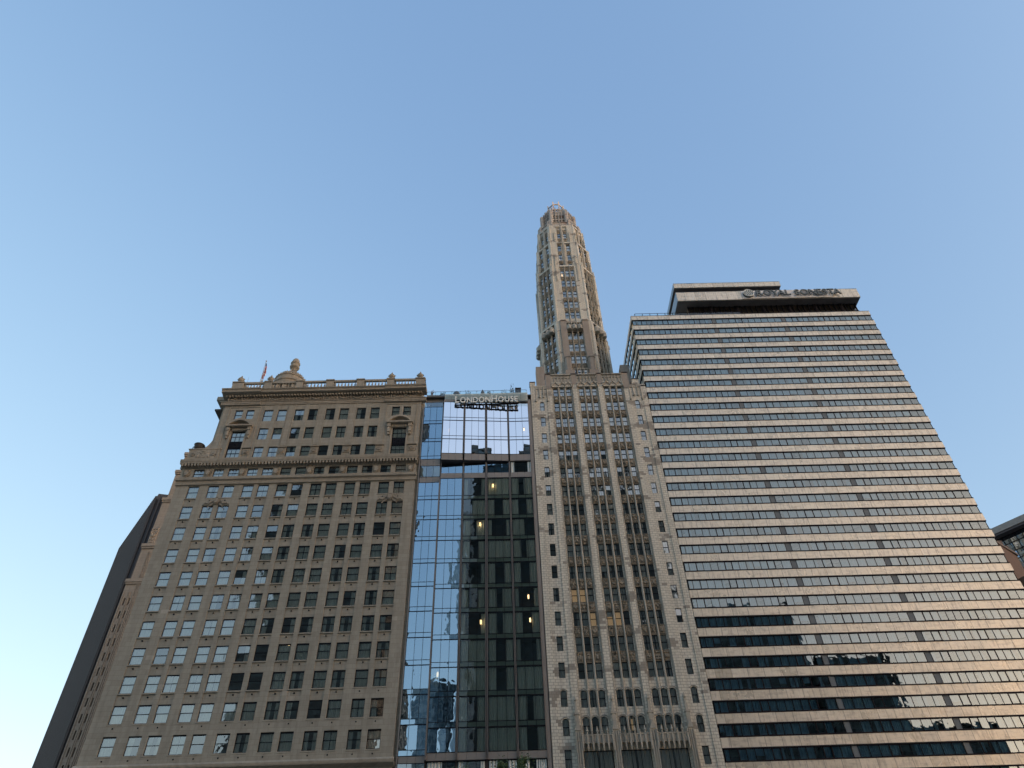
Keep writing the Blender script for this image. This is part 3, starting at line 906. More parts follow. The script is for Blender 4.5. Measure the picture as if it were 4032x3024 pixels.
        gl.build('pane', gm, f)
        if cu.f: cu.build('curtain', M['curtain'], f)
        if bp.f: bp.build('spandrel_panel', M['backpan'], f)
    flat = lambda x: 90.0
    cs = lambda: rc([('sides', .42), ('wide', .22), ('full', .14), ('narrow', .1), ('L', .06), ('R', .06)])
    for bi, (a, b) in enumerate(bays):
        if bi == 0:
            for z0, z1 in ((77.25, 80.95), (73.49, 77.25), (69.93, 73.49)): glz(a, b, z0, z1, flat, M['glass_strip'], 'full', 'full')
            glz(a, b, 66.5, 68.66, flat, M['glass_blue'], 'plain', 'wide')
            zs = [65.5, 62.35, 58.84, 55.33, 51.75, 48.2, 44.6, 41.0, 37.4, 33.78, 30.25, 26.78]
            for hi, lo in zip(zs, zs[1:]): glz(a, b, lo, hi, flat, M['glass_strip'], 'full', cs())
            glz(a, b, 22.5, 26.04, flat, M['glass_blue'], 'full', 'full')
            continue
        for z0, z1 in ((77.35, 81.4), (73.45, 77.35), (70.52, 73.45)):
            glz(a, b, z0, z1, yup, M['glass_top'], 'full' if z0 > 73 else 'plain', 'full' if random.random() < .75 else 'wide')
        glz(a, b, 67.05, 69.2 if bi > 3 else 69.0, lambda x: 90.3, M['glass_strip'] if bi < 4 else M['glass_lower'], 'plain', 'none' if bi < 4 else 'narrow')
        zs = [66.08, 62.22, 58.72, 55.2, 51.6, 47.72, 44.2, 40.55, 36.95, 33.35, 29.75, 27.02]
        for i, (hi, lo) in enumerate(zip(zs, zs[1:])):
            glz(a, b, lo, hi, ylo, M['glass_strip'] if bi == 1 else M['glass_lower'], 'plain' if lo == 27.02 else 'full', cs())
        glz(a, b, 22.0, 26.15, lambda x: 90.3, M['glass_lower'], 'plain', cs())
    # right-hand fascia glass screen behind the sign and the roof terrace
    sc = MB(); n = 11
    for i in range(n):
        a = -9.75 + 14.0 * i / n + 0.02; b = -9.75 + 14.0 * (i + 1) / n - 0.02
        sc.quad(a, b, 81.2, 83.3, 89.35)
    s_ = sc.build('glass_screen', M['glass_green'], t)
    bk = MB()
    n = 12
    for i in range(n):
        a = -9.8 + 14.1 * i / n + 0.015; b = -9.8 + 14.1 * (i + 1) / n - 0.015
        bk.box(a, b, 89.6, 89.8, 81.55, 83.37)
    bk.build('fascia_panel', M['signback'], t)
    rl = MB()
    k = 89.6 / 90
    for i in range(12):
        x = -12.9 + 1.42 * i
        rl.quad(x + 0.01, x + 1.41, 83.4, 84.3, 89.91)
    ro = rl.build('roof_railing', M['glass_rail'], t)
    rp = MB()
    for i in range(13):
        x = -12.9 + 1.42 * i
        rp.box(x - 0.02, x + 0.02, 89.93, 89.97, 83.4, 84.25); rp.box(x - 0.1, x + 0.1, 89.93, 89.97, 84.2, 84.24)
    rp.box(-12.9, 4.14, 89.88, 89.94, 84.3, 84.33)
    rp.build('railing_post', M['steel'], ro)
    lt = MB()
    for i in range(3):
        x = -13.1 + 1.02 * i
        lt.quad(x + 0.02, x + 1.0, 80.98, 81.9, 90.0)
    lt.build('terrace_railing', M['glass_blue'], t)
    rfm = MB(); rfm.box(-13.2, 5.1, 90.1, 120, 83.2, 83.38); rfm.build('roof', M['roof'], t)
glass_hotel()

# letters on the roof edge
def letters(name, text, x0, z0, mat_, parent, y, size, depth, bold, gaps, caps=None):
    xs = x0
    for i, ch in enumerate(text):
        if ch == ' ': xs += gaps[1]; continue
        s = size * (caps.get(i, 1) if caps else 1)
        cu = bpy.data.curves.new('letter', 'FONT')
        cu.body = ch; cu.size = s; cu.extrude = depth; cu.offset = bold; cu.resolution_u = 3
        tmp = bpy.data.objects.new('tmp', cu); COL.objects.link(tmp)
        bpy.context.view_layer.update()
        me = bpy.data.meshes.new_from_object(tmp.evaluated_get(bpy.context.evaluated_depsgraph_get()))
        bpy.data.objects.remove(tmp)
        w0 = min(v.co.x for v in me.vertices); w1 = max(v.co.x for v in me.vertices)
        for v in me.vertices:
            X, Y, Z_ = v.co.x - w0, v.co.y, v.co.z
            v.co = (xs + X, y - Z_, z0 + Y)
        xs += (w1 - w0) + gaps[0] - (0.20 * size if text[i:i + 2] in ('YA', 'TA') else 0.10 * size if text[i:i + 2] in ('OY') and i else 0)
        off = parent_loc(parent)
        for v in me.vertices: v.co = Vector(v.co) - off
        me.materials.clear(); me.materials.append(mat_); me.name = name; me.update()
        o = bpy.data.objects.new(name, me); COL.objects.link(o); o.parent = parent
    return xs
def fit_letters(x1, first, parent, x0):
    """squeeze the letters just made sideways so that the word ends at x1"""
    obs = [o for o in parent.children if o.name not in first]
    off = parent_loc(parent)
    mx = max(v.co.x for o in obs for v in o.data.vertices) + off.x
    f = (x1 - x0) / (mx - x0)
    for o in obs:
        for v in o.data.vertices: v.co.x = (x0 + (v.co.x + off.x - x0) * f) - off.x

def hotel_sign():
    Y = 88.8
    x0, z0 = -7.95, 80.66
    t = thing('rooftop_sign', (-2.7, Y, z0), 'pale metal letters reading LONDONHOUSE along the top of the glass hotel', 'sign')
    letters('letter', 'LONDONHOUSE', x0, z0, M['letter'], t, Y, 1.66, 0.13, 0.05, (0.155, 0.3), {0: 1.24, 6: 1.24})
    fit_letters(2.58, set(), t, x0)
    b = MB()
    b.box(x0 - 0.1, 2.65, Y + 0.25, Y + 0.45, z0 - 0.28, z0 - 0.1)
    b.box(x0 - 0.1, 2.65, Y + 0.25, Y + 0.4, z0 + 0.75, z0 + 0.85)
    x = x0
    while x < 2.6:
        b.box(x, x + 0.12, Y + 0.4, Y + 0.85, z0 - 0.26, z0 - 0.14)
        b.box(x, x + 0.08, Y + 0.15, Y + 0.25, z0 - 0.2, z0 + 1.2); x += 1.02
    b.build('support_rail', M['bronze'], t)
hotel_sign()

# ================================================================== terracotta tower (centre)
def terracotta_tower():
    t = thing('terracotta_tower', (14.85, 90, 0), 'tall slender cream terracotta gothic tower with an octagonal shaft and a stepped crown', 'skyscraper')
    y = 90.0
    tri = [10.3, 14.75, 19.15]
    W2 = 0.4
    cols = [c + d for c in tri for d in (-1.11, 0, 1.11)]
    rows = [35.2 + 3.41 * k for k in range(15)]
    HH = 1.98
    wall = MB()
    # piers
    H = [(c - 1.82, c + 1.82, 0, 84.9) for c in tri]
    wall.holes(7.62, 22.0, 0, 86.0, H, y, 0.45)
    # wings, set back a little
    sing = [(6.3, 7.1), (22.45, 23.25)]
    srows = [25.0, 28.5, 31.85] + [35.3 + 3.41 * k for k in range(14)]
    H1 = [(6.3, 7.1, r, r + 1.98) for r in srows]
    H2 = [(22.45, 23.25, r, r + 1.98) for r in srows]
    wall.holes(5.75, 7.62, 0, 85.0, H1, y + 0.12, 0.4)
    wall.holes(4.9, 5.75, 0, 85.6, [], y, 0.2)
    wall.holes(22.0, 23.9, 0, 85.0, H2, y + 0.12, 0.4)
    wall.holes(23.9, 24.74, 0, 84.6, [], y, 0.2)
    for x in (5.75, 7.62, 22.0, 23.9): wall.face([(x, y, 0), (x, y + .12, 0), (x, y + .12, 85), (x, y, 85)])
    wall.box(5.0, 24.7, y + 2.0, 121, 0, 85.6)
    wall.box(5.0, 24.7, y + 0.55, y + 1.99, 85.0, 85.6)
    wall.face([(4.9, y, 0), (4.9, 93, 0), (4.9, 93, 85.6), (4.9, y, 85.6)])
    wall.face([(24.74, y, 0), (24.74, 93, 0), (24.74, 93, 84.6), (24.74, y, 84.6)])
    # recessed bays: solid between rows
    for c in tri:
        hs = [(x - W2, x + W2, r, r + HH) for x in (c - 1.11, c, c + 1.11) for r in rows]
        hs += [(x - W2, x + W2, r, r + 2.05) for x in (c - 1.11, c, c + 1.11) for r in (28.6, 31.75)]
        hs.append((c - 1.75, c + 1.75, 23.6, 26.9))
        wall.holes(c - 1.82, c + 1.82, 0, 85.2, hs, y + 0.34, 0.3)
        for x in (c - 1.11, c, c + 1.11):
            arch_fill(wall, x - W2, x + W2, rows[14] + HH, 0.28, y + 0.345, 0.25)
            for r in (28.6, 31.75): arch_fill(wall, x - W2, x + W2, r + 2.05, 0.25, y + 0.345, 0.25)
    for (a, b) in sing:
        for r in (28.5, 31.85, srows[-1]): arch_fill(wall, a, b, r + 1.98, 0.28, y + 0.125, 0.3)
    wall.build('wall', M['terra'], t)
    # round colonnettes between the lights
    mul = MB()
    for c in tri:
        for x in (c - 0.555, c + 0.555):
            for z0, z1 in ((27.6, 28.4), (28.4, 85.2)):
                mul.prism([(x - .13, y + .34), (x - .11, y + .14), (x, y + .06), (x + .11, y + .14), (x + .13, y + .34)], z0, z1)
        for x in (c - 1.75, c + 1.75):
            mul.box(x - 0.06, x + 0.06, y + 0.12, y + 0.34, 28.4, 85.2)
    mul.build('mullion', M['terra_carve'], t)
    # carved spandrels: the lower hundred one by one, the rest together
    rest = MB()
    for k in range(14):
        for c in tri:
            for x in (c - 1.11, c, c + 1.11):
                sp = MB() if k < 11 else rest
                z0 = rows[k] + HH + 0.08; z1 = rows[k + 1] - 0.12
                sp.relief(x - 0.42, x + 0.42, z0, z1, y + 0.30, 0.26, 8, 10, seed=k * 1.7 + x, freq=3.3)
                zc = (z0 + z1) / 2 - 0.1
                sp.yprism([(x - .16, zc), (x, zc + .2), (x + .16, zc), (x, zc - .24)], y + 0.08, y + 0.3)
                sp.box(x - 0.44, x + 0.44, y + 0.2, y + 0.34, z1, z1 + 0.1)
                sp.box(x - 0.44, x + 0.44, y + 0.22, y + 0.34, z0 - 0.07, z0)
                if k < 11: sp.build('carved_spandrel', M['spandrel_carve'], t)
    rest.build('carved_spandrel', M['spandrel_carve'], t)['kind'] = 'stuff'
    # shields under the top lights
    tr = MB()
    for c in tri:
        for x in (c - 1.11, c, c + 1.11):
            z = 82.25
            tr.yprism([(x - .24, z + .2), (x + .24, z + .2), (x + .2, z - .12), (x, z - .34), (x - .2, z - .12)], y + 0.1, y + 0.3)
        # parapet panels with ribs
        tr.box(c - 1.8, c + 1.8, y + 0.12, y + 0.9, 85.75, 87.62)
        for j in range(7):
            x = c - 1.72 + 3.44 * j / 6
            tr.box(x - 0.07, x + 0.07, y - 0.03, y + 0.12, 85.7, 87.5)
        for j in range(6):
            x = c - 1.43 + 3.44 * j / 6
            tr.box(x - 0.2, x + 0.2, y + 0.02, y + 0.12, 86.95, 87.05)
        tr.box(c - 1.86, c + 1.86, y - 0.12, y + 1.0, 87.62, 87.8)
        for x in (c - 1.11, c, c + 1.11):   # ogee hoods
            pr = [(x - .52, 85.1), (x - .5, 85.35), (x - .2, 85.62), (x, 86.0), (x + .2, 85.62), (x + .5, 85.35), (x + .52, 85.1), (x + .3, 85.3), (x, 85.4), (x - .3, 85.3)]
            for p0, p1 in zip(pr[:6], pr[1:7]): tr.tube((p0[0], y - .1, p0[1]), (p1[0], y - .1, p1[1]), 0.09, seg=5)
            tr.box(x - .55, x + .55, y - 0.02, y + 0.34, 85.25, 85.75)
            tr.lathe(x, y - .12, [(0.03, 85.9), (0.1, 86.05), (0.02, 86.3)], 6)
        for x in (c - 1.72, c + 1.72): tr.lathe(x, y - .1, [(0.05, 84.75), (0.17, 84.9), (0.12, 85.15), (0.06, 85.4), (0.13, 85.55), (0.02, 85.9)], 8)
    # wing tops: colonnettes and bosses
    for xc in (6.7, 22.85):
        for j, zz in zip((-1.0, -.35, .35, 1.0), (81.7, 82.6, 82.6, 81.7)):
            tr.tube((xc + j, y + .02, zz), (xc + j, y + .02, 84.9), 0.09, seg=6)
            tr.lathe(xc + j, y - .02, [(0.05, zz - .25), (0.2, zz - .1), (0.18, zz + .12), (0.05, zz + .2)], 8)
        for j in (-.67, 0, .67): tr.box(xc + j - .26, xc + j + .26, y + 0.0, y + 0.12, 84.5, 84.95)
    tr.build('carved_trim', M['terra_carve'], t)
    # parapet piers with caps (brown patched stone)
    cp = MB()
    for a, b, z0, z1 in ((7.62, 8.48, 84.4, 87.85), (12.12, 12.93, 85.4, 87.75), (16.57, 17.33, 85.4, 87.75), (20.97, 22.0, 84.4, 87.85)):
        pp = MB(); pp.box(a, b, y - 0.06, y + 1.2, z0, z1); pp.build('parapet_pier', M['brown_render'], t); cp.box(a - .1, b + .1, y - 0.18, y + 1.3, z1, z1 + 0.16)
    for a, b, z0, z1 in ((4.82, 5.72, 85.0, 86.0), (22.6, 23.75, 85.0, 86.3)):
        cp.box(a - .06, b + .06, y - 0.12, y + 1.3, z1, z1 + 0.14)
    pw = MB()
    for a, b, z0, z1 in ((4.82, 5.72, 85.0, 86.0), (22.6, 23.75, 85.0, 86.3), (5.72, 7.6, 85.0, 85.2), (22.02, 24.7, 84.9, 85.1)): pw.box(a, b, y - 0.04, y + 1.2, z0, z1)
    pw.build('parapet_pier', M['terra'], t)
    cp.build('parapet_cap', plain('dark_coping', (0.07, 0.06, 0.055), 0.6), t)
    # balconies with finials over pointed corbels, buttresses between the bays
    for c in tri:
        bal = MB()
        bal.box(c - 1.85, c + 1.85, y - 0.55, y + 0.1, 27.45, 28.25)
        bal.box(c - 1.9, c + 1.9, y - 0.62, y + 0.1, 28.25, 28.4)
        for j in range(7):
            x = c - 1.8 + 3.6 * j / 6
            bal.box(x - 0.09, x + 0.09, y - 0.72, y - 0.55, 27.0, 28.3)
            bal.lathe(x, y - .62, [(0.04, 26.6), (0.11, 26.95), (0.11, 27.05)], 6)
            if j % 2: bal.lathe(x, y - .62, [(0.1, 28.4), (0.07, 28.6), (0.17, 28.75), (0.12, 28.85), (0.02, 29.3)], 6)
            else: bal.lathe(x, y - .62, [(0.1, 28.4), (0.06, 28.6), (0.13, 28.7), (0.02, 28.85)], 6)
        for j in range(6):
            x0 = c - 1.8 + 3.6 * j / 6 + .09; x1 = x0 + .42
            arch_fill(bal, x0, x1, 27.46, 0.3, y - 0.6, 0.5)
        bal.build('balcony', M['terra_carve'], t)
    for x in (8.05, 12.5, 16.95, 21.45):
        bt = MB()
        bt.box(x - 0.34, x + 0.34, y - 0.5, y + 0.02, 0, 28.9)
        for s in (-.26, 0, .26): bt.box(x + s - .06, x + s + .06, y - 0.62, y - 0.5, 20, 28.7)
        bt.yprism([(x - .38, 28.9), (x + .38, 28.9), (x, 29.9)], y - 0.6, y + 0.02)
        bt.box(x - 0.24, x + 0.24, y - 0.35, y + 0.02, 29.3, 30.75)
        bt.box(x - 0.34, x + 0.34, y - 0.42, y + 0.02, 30.75, 30.95)
        bt.prism([(x - .16, y - .28), (x + .16, y - .28), (x + .16, y + .02), (x - .16, y + .02)], 30.95, 32.4, 0.5)
        bt.lathe(x, y - .14, [(0.08, 32.4), (0.2, 32.5), (0.14, 32.65), (0.02, 33.15)], 6)
        bt.build('buttress', M['terra_carve'], t)
    for a, z in ((6.7, 33.9), (22.85, 33.9), (6.7, 30.5), (22.85, 30.5)): pass
    hd = MB()
    for x, zt in [(c + d, z) for c in tri for d in (-1.11, 0, 1.11) for z in (30.65, 33.8)] + [(6.7, 33.83), (22.85, 33.83), (6.7, 30.48), (22.85, 30.48)]:
        pts = [(x - .5 + j / 6, zt - .12 + .28 * math.sin(math.pi * j / 6)) for j in range(7)]
        for p0, p1 in zip(pts, pts[1:]): hd.tube((p0[0], y + .12, p0[1]), (p1[0], y + .12, p1[1]), 0.08, seg=5)
    hd.build('hood_mould', M['terra_carve'], t)
    it = MB()
    it.quad(5.1, 24.6, 10, 86, 91.9)
    for r in rows + [25, 28.4, 31.7]: it.box(5.1, 24.6, 90.75, 91.9, r - 0.9, r - 0.6)
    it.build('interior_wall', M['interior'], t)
    # windows of the lower block
    stuff = WSet()
    lits = {(0, 2): 1}
    def styl(): return rc([('full', .42), ('sides', .2), ('gap', .1), ('left', .08), ('right', .08), (None, .12)])
    for ri, r in enumerate(rows):
        for ci, x in enumerate(cols):
            ind = ri < 8
            W = WSet() if ind else stuff
            lit = (ri, ci) in ((3, 0), (3, 1), (2, 3), (2, 4), (2, 2))
            W.add(x - W2, x + W2, r, r + HH, y + 0.40, fw=0.055, curt=None if lit else styl(), tilt=0.008, lit=False, blind=random.choice((0, 0, 0, .35, .5)) if ci % 3 != 1 else 0)
            if ind:
                if lit: W.lit.quad(x - W2, x + W2, r + .05, r + HH, y + .75)
                W.build(t, M['glass_terra'], M['curtain'])
    for r in (28.6, 31.75):
        for ci, x in enumerate(cols):
            W = WSet() if r > 30 else stuff
            W.add(x - W2, x + W2, r, r + 2.05, y + 0.40, fw=0.055, curt=styl(), tilt=0.008)
            if r == 28.6 and ci == 4: W.lit.quad(x - W2, x + W2, r + .6, r + 1.9, y + 1.1)
            if r > 30: W.build(t, M['glass_terra'], M['curtain'])
    for c in tri:
        W = WSet(); W.add(c - 1.75, c + 1.75, 23.6, 26.9, y + 0.5, rail=False, fw=0.07, cols=3, curt='gap'); W.build(t, M['glass_terra'], M['curtain'])
    for (a, b) in sing:
        for r in srows:
            W = WSet() if r < 33 else stuff
            W.add(a, b, r, r + 1.98, y + 0.24, fw=0.055, curt=styl(), tilt=0.008)
            if r < 33: W.build(t, M['glass_terra'], M['curtain'])
    # ---------------------------------------------------------- podium on the roof
    pod = MB()
    pod.box(6.6, 23.1, 94.2, 114, 85.6, 91.3)
    pod.box(6.4, 23.3, 94.05, 114.2, 91.3, 91.6)
    pod.build('podium', M['terra'], t)
    pb = MB()
    pb.box(6.3, 7.9, 93.8, 95.6, 85.6, 93.6); pb.box(21.9, 23.5, 93.8, 95.6, 85.6, 93.6)
    for x in (12.67, 17.12):
        pb.prism([(x - .62, 96.5), (x - .62, 95.6), (x - .35, 95.2), (x + .35, 95.2), (x + .62, 95.6), (x + .62, 96.5)], 90, 97.4)
        pb.prism([(x - .72, 96.5), (x - .72, 95.5), (x - .4, 95.08), (x + .4, 95.08), (x + .72, 95.5), (x + .72, 96.5)], 97.4, 97.6)
        pb.box(x - .8, x + .8, 94.4, 96.5, 90.5, 93.2)
        pb.box(x - .62, x + .62, 96.25, 96.62, 97.6, 108.9)
        pb.prism([(x - .7, 96.6), (x - .7, 96.3), (x - .4, 96.1), (x + .4, 96.1), (x + .7, 96.3), (x + .7, 96.6)], 108.9, 109.15)
    pb.build('brown_pilaster', M['brown_render'], t)
    # ---------------------------------------------------------- octagon shaft
    CX, CY = 14.85, 103.35
    def octv(hw, ff):
        return [(CX - ff, CY - hw), (CX + ff, CY - hw), (CX + hw, CY - ff), (CX + hw, CY + ff), (CX + ff, CY + hw), (CX - ff, CY + hw), (CX - hw, CY + ff), (CX - hw, CY - ff)]
    shaft = MB(); mm = MB(); cv = MB(); gst = WSet(); ints = MB(); cor_ = MB()
    def face_T(p0, p1):
        o = Vector(((p0[0] + p1[0]) / 2, (p0[1] + p1[1]) / 2)); d = (Vector(p1) - Vector(p0)).normalized()
        n = Vector((-d.y, d.x))     # inward
        return (lambda u, v, z: (o.x + d.x * u + n.x * v, o.y + d.y * u + n.y * v, z)), (Vector(p1) - Vector(p0)).length
    def tier(hw, ff, z0, z1, rws, offs, w2, first=False):
        V = octv(hw, ff)
        for i in range(8):
            T, L = face_T(V[i], V[(i + 1) % 8])
            for mb in (shaft, mm, cv, gst.fr, gst.gl, gst.cu, gst.lit): mb.T = T
            rec = max(abs(o) for o in offs) + w2 + 0.16
            rec = min(rec, L / 2 - 0.25)
            shaft.holes(-L / 2, L / 2, z0, z1, [(-rec, rec, z0, z1 - 0.5)], 0, 0.3)
            hs = [(o - w2, o + w2, r, r + h) for o in offs for r, h in rws]
            shaft.holes(-rec, rec, z0, z1 - 0.5, hs, 0.22, 0.25)
            for o in offs:
                for r, h in rws: gst.add(o - w2, o + w2, r, r + h, 0.30, fw=0.045, curt=rc([('full', .4), ('sides', .3), (None, .3)]), tilt=0.008, rail=h > 1.2)
                for (r, h), nx in zip(rws, rws[1:] + [(rws[-1][0] + 3.4, 0)]):
                    a = r + h + 0.1; b = nx[0] - 0.12
                    if b > z1 - 0.6: b = z1 - 0.6
                    if b - a > 0.3: cv.relief(o - w2, o + w2, a, b, 0.16, 0.2, 6, 6, seed=a, freq=3.3)
            m_ = [(a + b) / 2 for a, b in zip(offs, offs[1:])]
            for x in m_:
                wd = 0.11 if len(offs) == 3 else 0.34
                mm.prism([(x - wd, .24), (x - wd * .8, 0.0), (x, -.1), (x + wd * .8, 0.0), (x + wd, .24)], z0, z1 - 0.3)
            for mb in (shaft, mm, cv, gst.fr, gst.gl, gst.cu, gst.lit): mb.T = None
        k = (hw - 1.0) / hw
        ints.prism([(CX + (px - CX) * k, CY + (py - CY) * k) for px, py in V], z0, z1)
        shaft.prism(octv(hw - 0.02, ff), z1 - 0.12, z1)
    tier(6.75, 3.6, 85.6, 109.2, [(90.5, 2.0), (93.9, 2.0), (97.28, 2.0), (100.62, 2.0), (103.98, 2.2), (107.3, 1.6)], [-1.11, 0, 1.11], 0.41)
    tier(6.42, 3.3, 109.2, 128.0, [(110.5, 2.0), (113.9, 2.0), (117.25, 2.0), (120.85, 2.1), (124.3, 2.1)], [-1.11, 0, 1.11], 0.39)
    tier(6.05, 3.05, 128.0, 137.2, [(128.55, 0.75), (130.5, 2.1), (133.95, 2.2)], [-0.98, 0.98], 0.40)
    tier(5.45, 2.8, 137.2, 144.7, [(137.5, 1.0), (139.75, 1.9)], [-0.68, 0.68], 0.38)
    # corner buttresses that stop at the setbacks
    def corner(hw, ff, z0, z1, r, top=0.5):
        for (px, py) in octv(hw, ff):
            d = Vector((px - CX, py - CY)).normalized()
            c = (px - d.x * r * 0.5, py - d.y * r * 0.5)
            cor_.prism([(c[0] + r * math.cos(a * math.pi / 4 + .39), c[1] + r * math.sin(a * math.pi / 4 + .39)) for a in range(8)], z0, z1)
            cor_.prism([(c[0] + r * 1.12 * math.cos(a * math.pi / 4 + .39), c[1] + r * 1.12 * math.sin(a * math.pi / 4 + .39)) for a in range(8)], z1, z1 + 0.18)
            cor_.prism([(c[0] + r * .8 * math.cos(a * math.pi / 4 + .39), c[1] + r * .8 * math.sin(a * math.pi / 4 + .39)) for a in range(8)], z1 + .18, z1 + 0.9, 0.35)
    corner(6.72, 3.55, 85.6, 105.9, 0.34)
    corner(6.42, 3.32, 105, 127.6, 0.24)
    corner(6.05, 3.05, 127, 136.9, 0.22)
    corner(5.45, 2.8, 136, 144.4, 0.2)
    # buttress pairs either side of each face centre at the upper tiers
    for hw, ff, z0, z1, off in ((6.12, 3.1, 126.6, 131.5, 2.25), (5.6, 2.9, 135.0, 141.2, 1.75), (6.44, 3.3, 122.5, 128.3, 2.35)):
        V = octv(hw, ff)
        for i in range(8):
            T, L = face_T(V[i], V[(i + 1) % 8]); cor_.T = T
            for s in (-1, 1):
                u = s * min(off, L / 2 - 0.35)
                cor_.box(u - .2, u + .2, -0.10, 0.05, z0, z1); cor_.box(u - .08, u + .08, -0.17, -0.10, z0 + .4, z1 + .5)
                cor_.prism([(u - .2, -.16), (u + .2, -.16), (u + .2, .05), (u - .2, .05)], z1, z1 + .8, 0.2)
            cor_.T = None
    shaft.build('octagon_shaft', M['terra'], t)
    mm.build('mullion', M['terra_carve'], t)
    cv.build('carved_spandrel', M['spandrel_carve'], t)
    ints.build('interior_wall', M['interior'], t)
    cor_.build('corner_buttress', M['terra'], t)
    o = gst.build(t, M['glass_terra'], M['curtain']); o['kind'] = 'stuff'
    o = stuff.build(t, M['glass_terra'], M['curtain']); o['kind'] = 'stuff'
    # projecting canopies on the shaft
    V = octv(6.75, 3.6); ca = MB()
    for i in range(8):
        T, L = face_T(V[i], V[(i + 1) % 8]); ca.T = T
        for o in (-1.11, 0, 1.11):
            ca.prism([(o - .5, .1), (o - .42, -.5), (o, -.85), (o + .42, -.5), (o + .5, .1)], 106.3, 107.3)
            ca.prism([(o - .46, .1), (o - .38, -.42), (o, -.72), (o + .38, -.42), (o + .46, .1)], 107.3, 108.0, 0.55, (o, 0))
        ca.T = None
    ca.build('canopy', M['terra_carve'], t)
    V = octv(6.0, 3.05)
    # low arcade at the foot of the shaft
    ar = MB()
    for j in range(7):
        x = 13.1 + 3.6 * j / 6
        ar.box(x - .08, x + .08, 95.9, 96.1, 93.3, 94.9)
        ar.lathe(x, 96.0, [(0.09, 94.9), (0.13, 95.05), (0.02, 95.4)], 6)
    ar.box(12.9, 16.8, 95.85, 96.15, 94.7, 94.86)
    ar.box(12.9, 16.8, 95.85, 96.5, 92.6, 93.3)
    ar.build('arcade', M['terra_carve'], t)
    # lit windows seen high on the shaft
    lw = MB(); lw.quad(CX - 1.3, CX - 1.12, 124.5, 125.7, CY - 6.42 + 0.5); lw.box(13.5, 13.72, 97.8, 97.82, 131.0, 131.2)
    lw.build('lit_room', M['warm'], t)
    # ---------------------------------------------------------- crown
    cr = MB()
    cr.prism(octv(5.1, 2.65), 144.7, 144.95); cr.prism(octv(4.85, 2.5), 144.95, 146.6); cr.prism(octv(5.0, 2.6), 146.6, 146.85)
    V = octv(4.9, 2.55)
    for i in range(8):
        px, py = V[i]; d = Vector((px - CX, py - CY)).normalized()
        for s in (-.45, 0, .45):
            a = math.atan2(d.y, d.x); cx_, cy_ = px - d.x * .2 - math.sin(a) * s, py - d.y * .2 + math.cos(a) * s
            cr.prism([(cx_ + .3 * math.cos(k * math.pi / 3), cy_ + .3 * math.sin(k * math.pi / 3)) for k in range(6)], 144.9, 147.6)
        T, L = face_T(V[i], V[(i + 1) % 8]); cr.T = T
        pts = [(0.32 * math.cos(k * math.pi / 5), 145.8 + 0.32 * math.sin(k * math.pi / 5)) for k in range(10)]
        cr.yprism(pts, -0.12, 0.1)
        # gothic tracery arch over the double lights below
        prev = None
        for j in range(9):
            u = -1.7 + 3.4 * j / 8; z = 142.2 + 1.6 * math.sin(math.pi * j / 8) ** 0.6
            if prev: cr.tube((prev[0], 0.1, prev[1]), (u, 0.1, z), 0.11, seg=5)
            prev = (u, z)
        for j in range(8):
            u = -1.2 + 2.4 * j / 7
            cr.box(u - .06, u + .06, 0.25, 0.5, 141.9, 143.2)
        cr.T = None
    cr.build('crown_base', M['pinkcrown'], t)
    cr = MB()
    HW, FF = 4.2, 2.0
    V = octv(HW, FF)
    for px, py in V:
        d = Vector((px - CX, py - CY)).normalized()
        c = (px - d.x * .3, py - d.y * .3)
        cr.prism([(c[0] + .52 * math.cos(k * math.pi / 4 + .39), c[1] + .52 * math.sin(k * math.pi / 4 + .39)) for k in range(8)], 146.8, 152.9)
        cr.prism([(c[0] + .52 * math.cos(k * math.pi / 4 + .39), c[1] + .52 * math.sin(k * math.pi / 4 + .39)) for k in range(8)], 152.9, 153.4, 0.6)
    for i in range(8):
        T, L = face_T(V[i], V[(i + 1) % 8]); cr.T = T
        n = 5
        for j in range(n):
            u = -L / 2 + .55 + (L - 1.1) * j / (n - 1)
            cr.box(u - .09, u + .09, 0.35, 0.95, 146.9, 154.2)
        cr.box(-L / 2, L / 2, 0.6, 1.0, 147.0, 148.3); cr.box(-L / 2, L / 2, 0.6, 1.0, 149.6, 150.3); cr.box(-L / 2, L / 2, 0.6, 1.0, 150.8, 151.1)
        cr.box(-L / 2, L / 2, 0.62, 1.0, 151.6, 153.3)
        cr.T = None
    V = octv(3.0, 1.45)
    for i in range(8):
        T, L = face_T(V[i], V[(i + 1) % 8]); cr.T = T
        for j in range(4):
            u = -L / 2 + L * j / 3
            cr.box(u - .1, u + .1, 0.0, 0.4, 152.5, 156.2)
        cr.box(-L / 2, L / 2, 0.15, 0.4, 152.5, 154.6); cr.box(-L / 2, L / 2, 0.15, 0.4, 155.2, 155.5)
        cr.T = None
    # open cage on top
    V = octv(1.95, 0.72)
    for px, py in V: cr.box(px - .13, px + .13, py - .13, py + .13, 153, 160.2)
    for i in range(8):
        T, L = face_T(V[i], V[(i + 1) % 8]); cr.T = T
        for z in (156.6, 158.9): cr.box(-L / 2, L / 2, -.1, .1, z, z + .3)
        cr.T = None
    cr.build('crown', M['pinkcrown'], t)
    ci = MB(); ci.prism(octv(3.3, 1.5), 146.8, 153.0); ci.prism(octv(2.2, 1.0), 153, 155.6); ci.build('crown_core', M['brown_render'], t)
terracotta_tower()

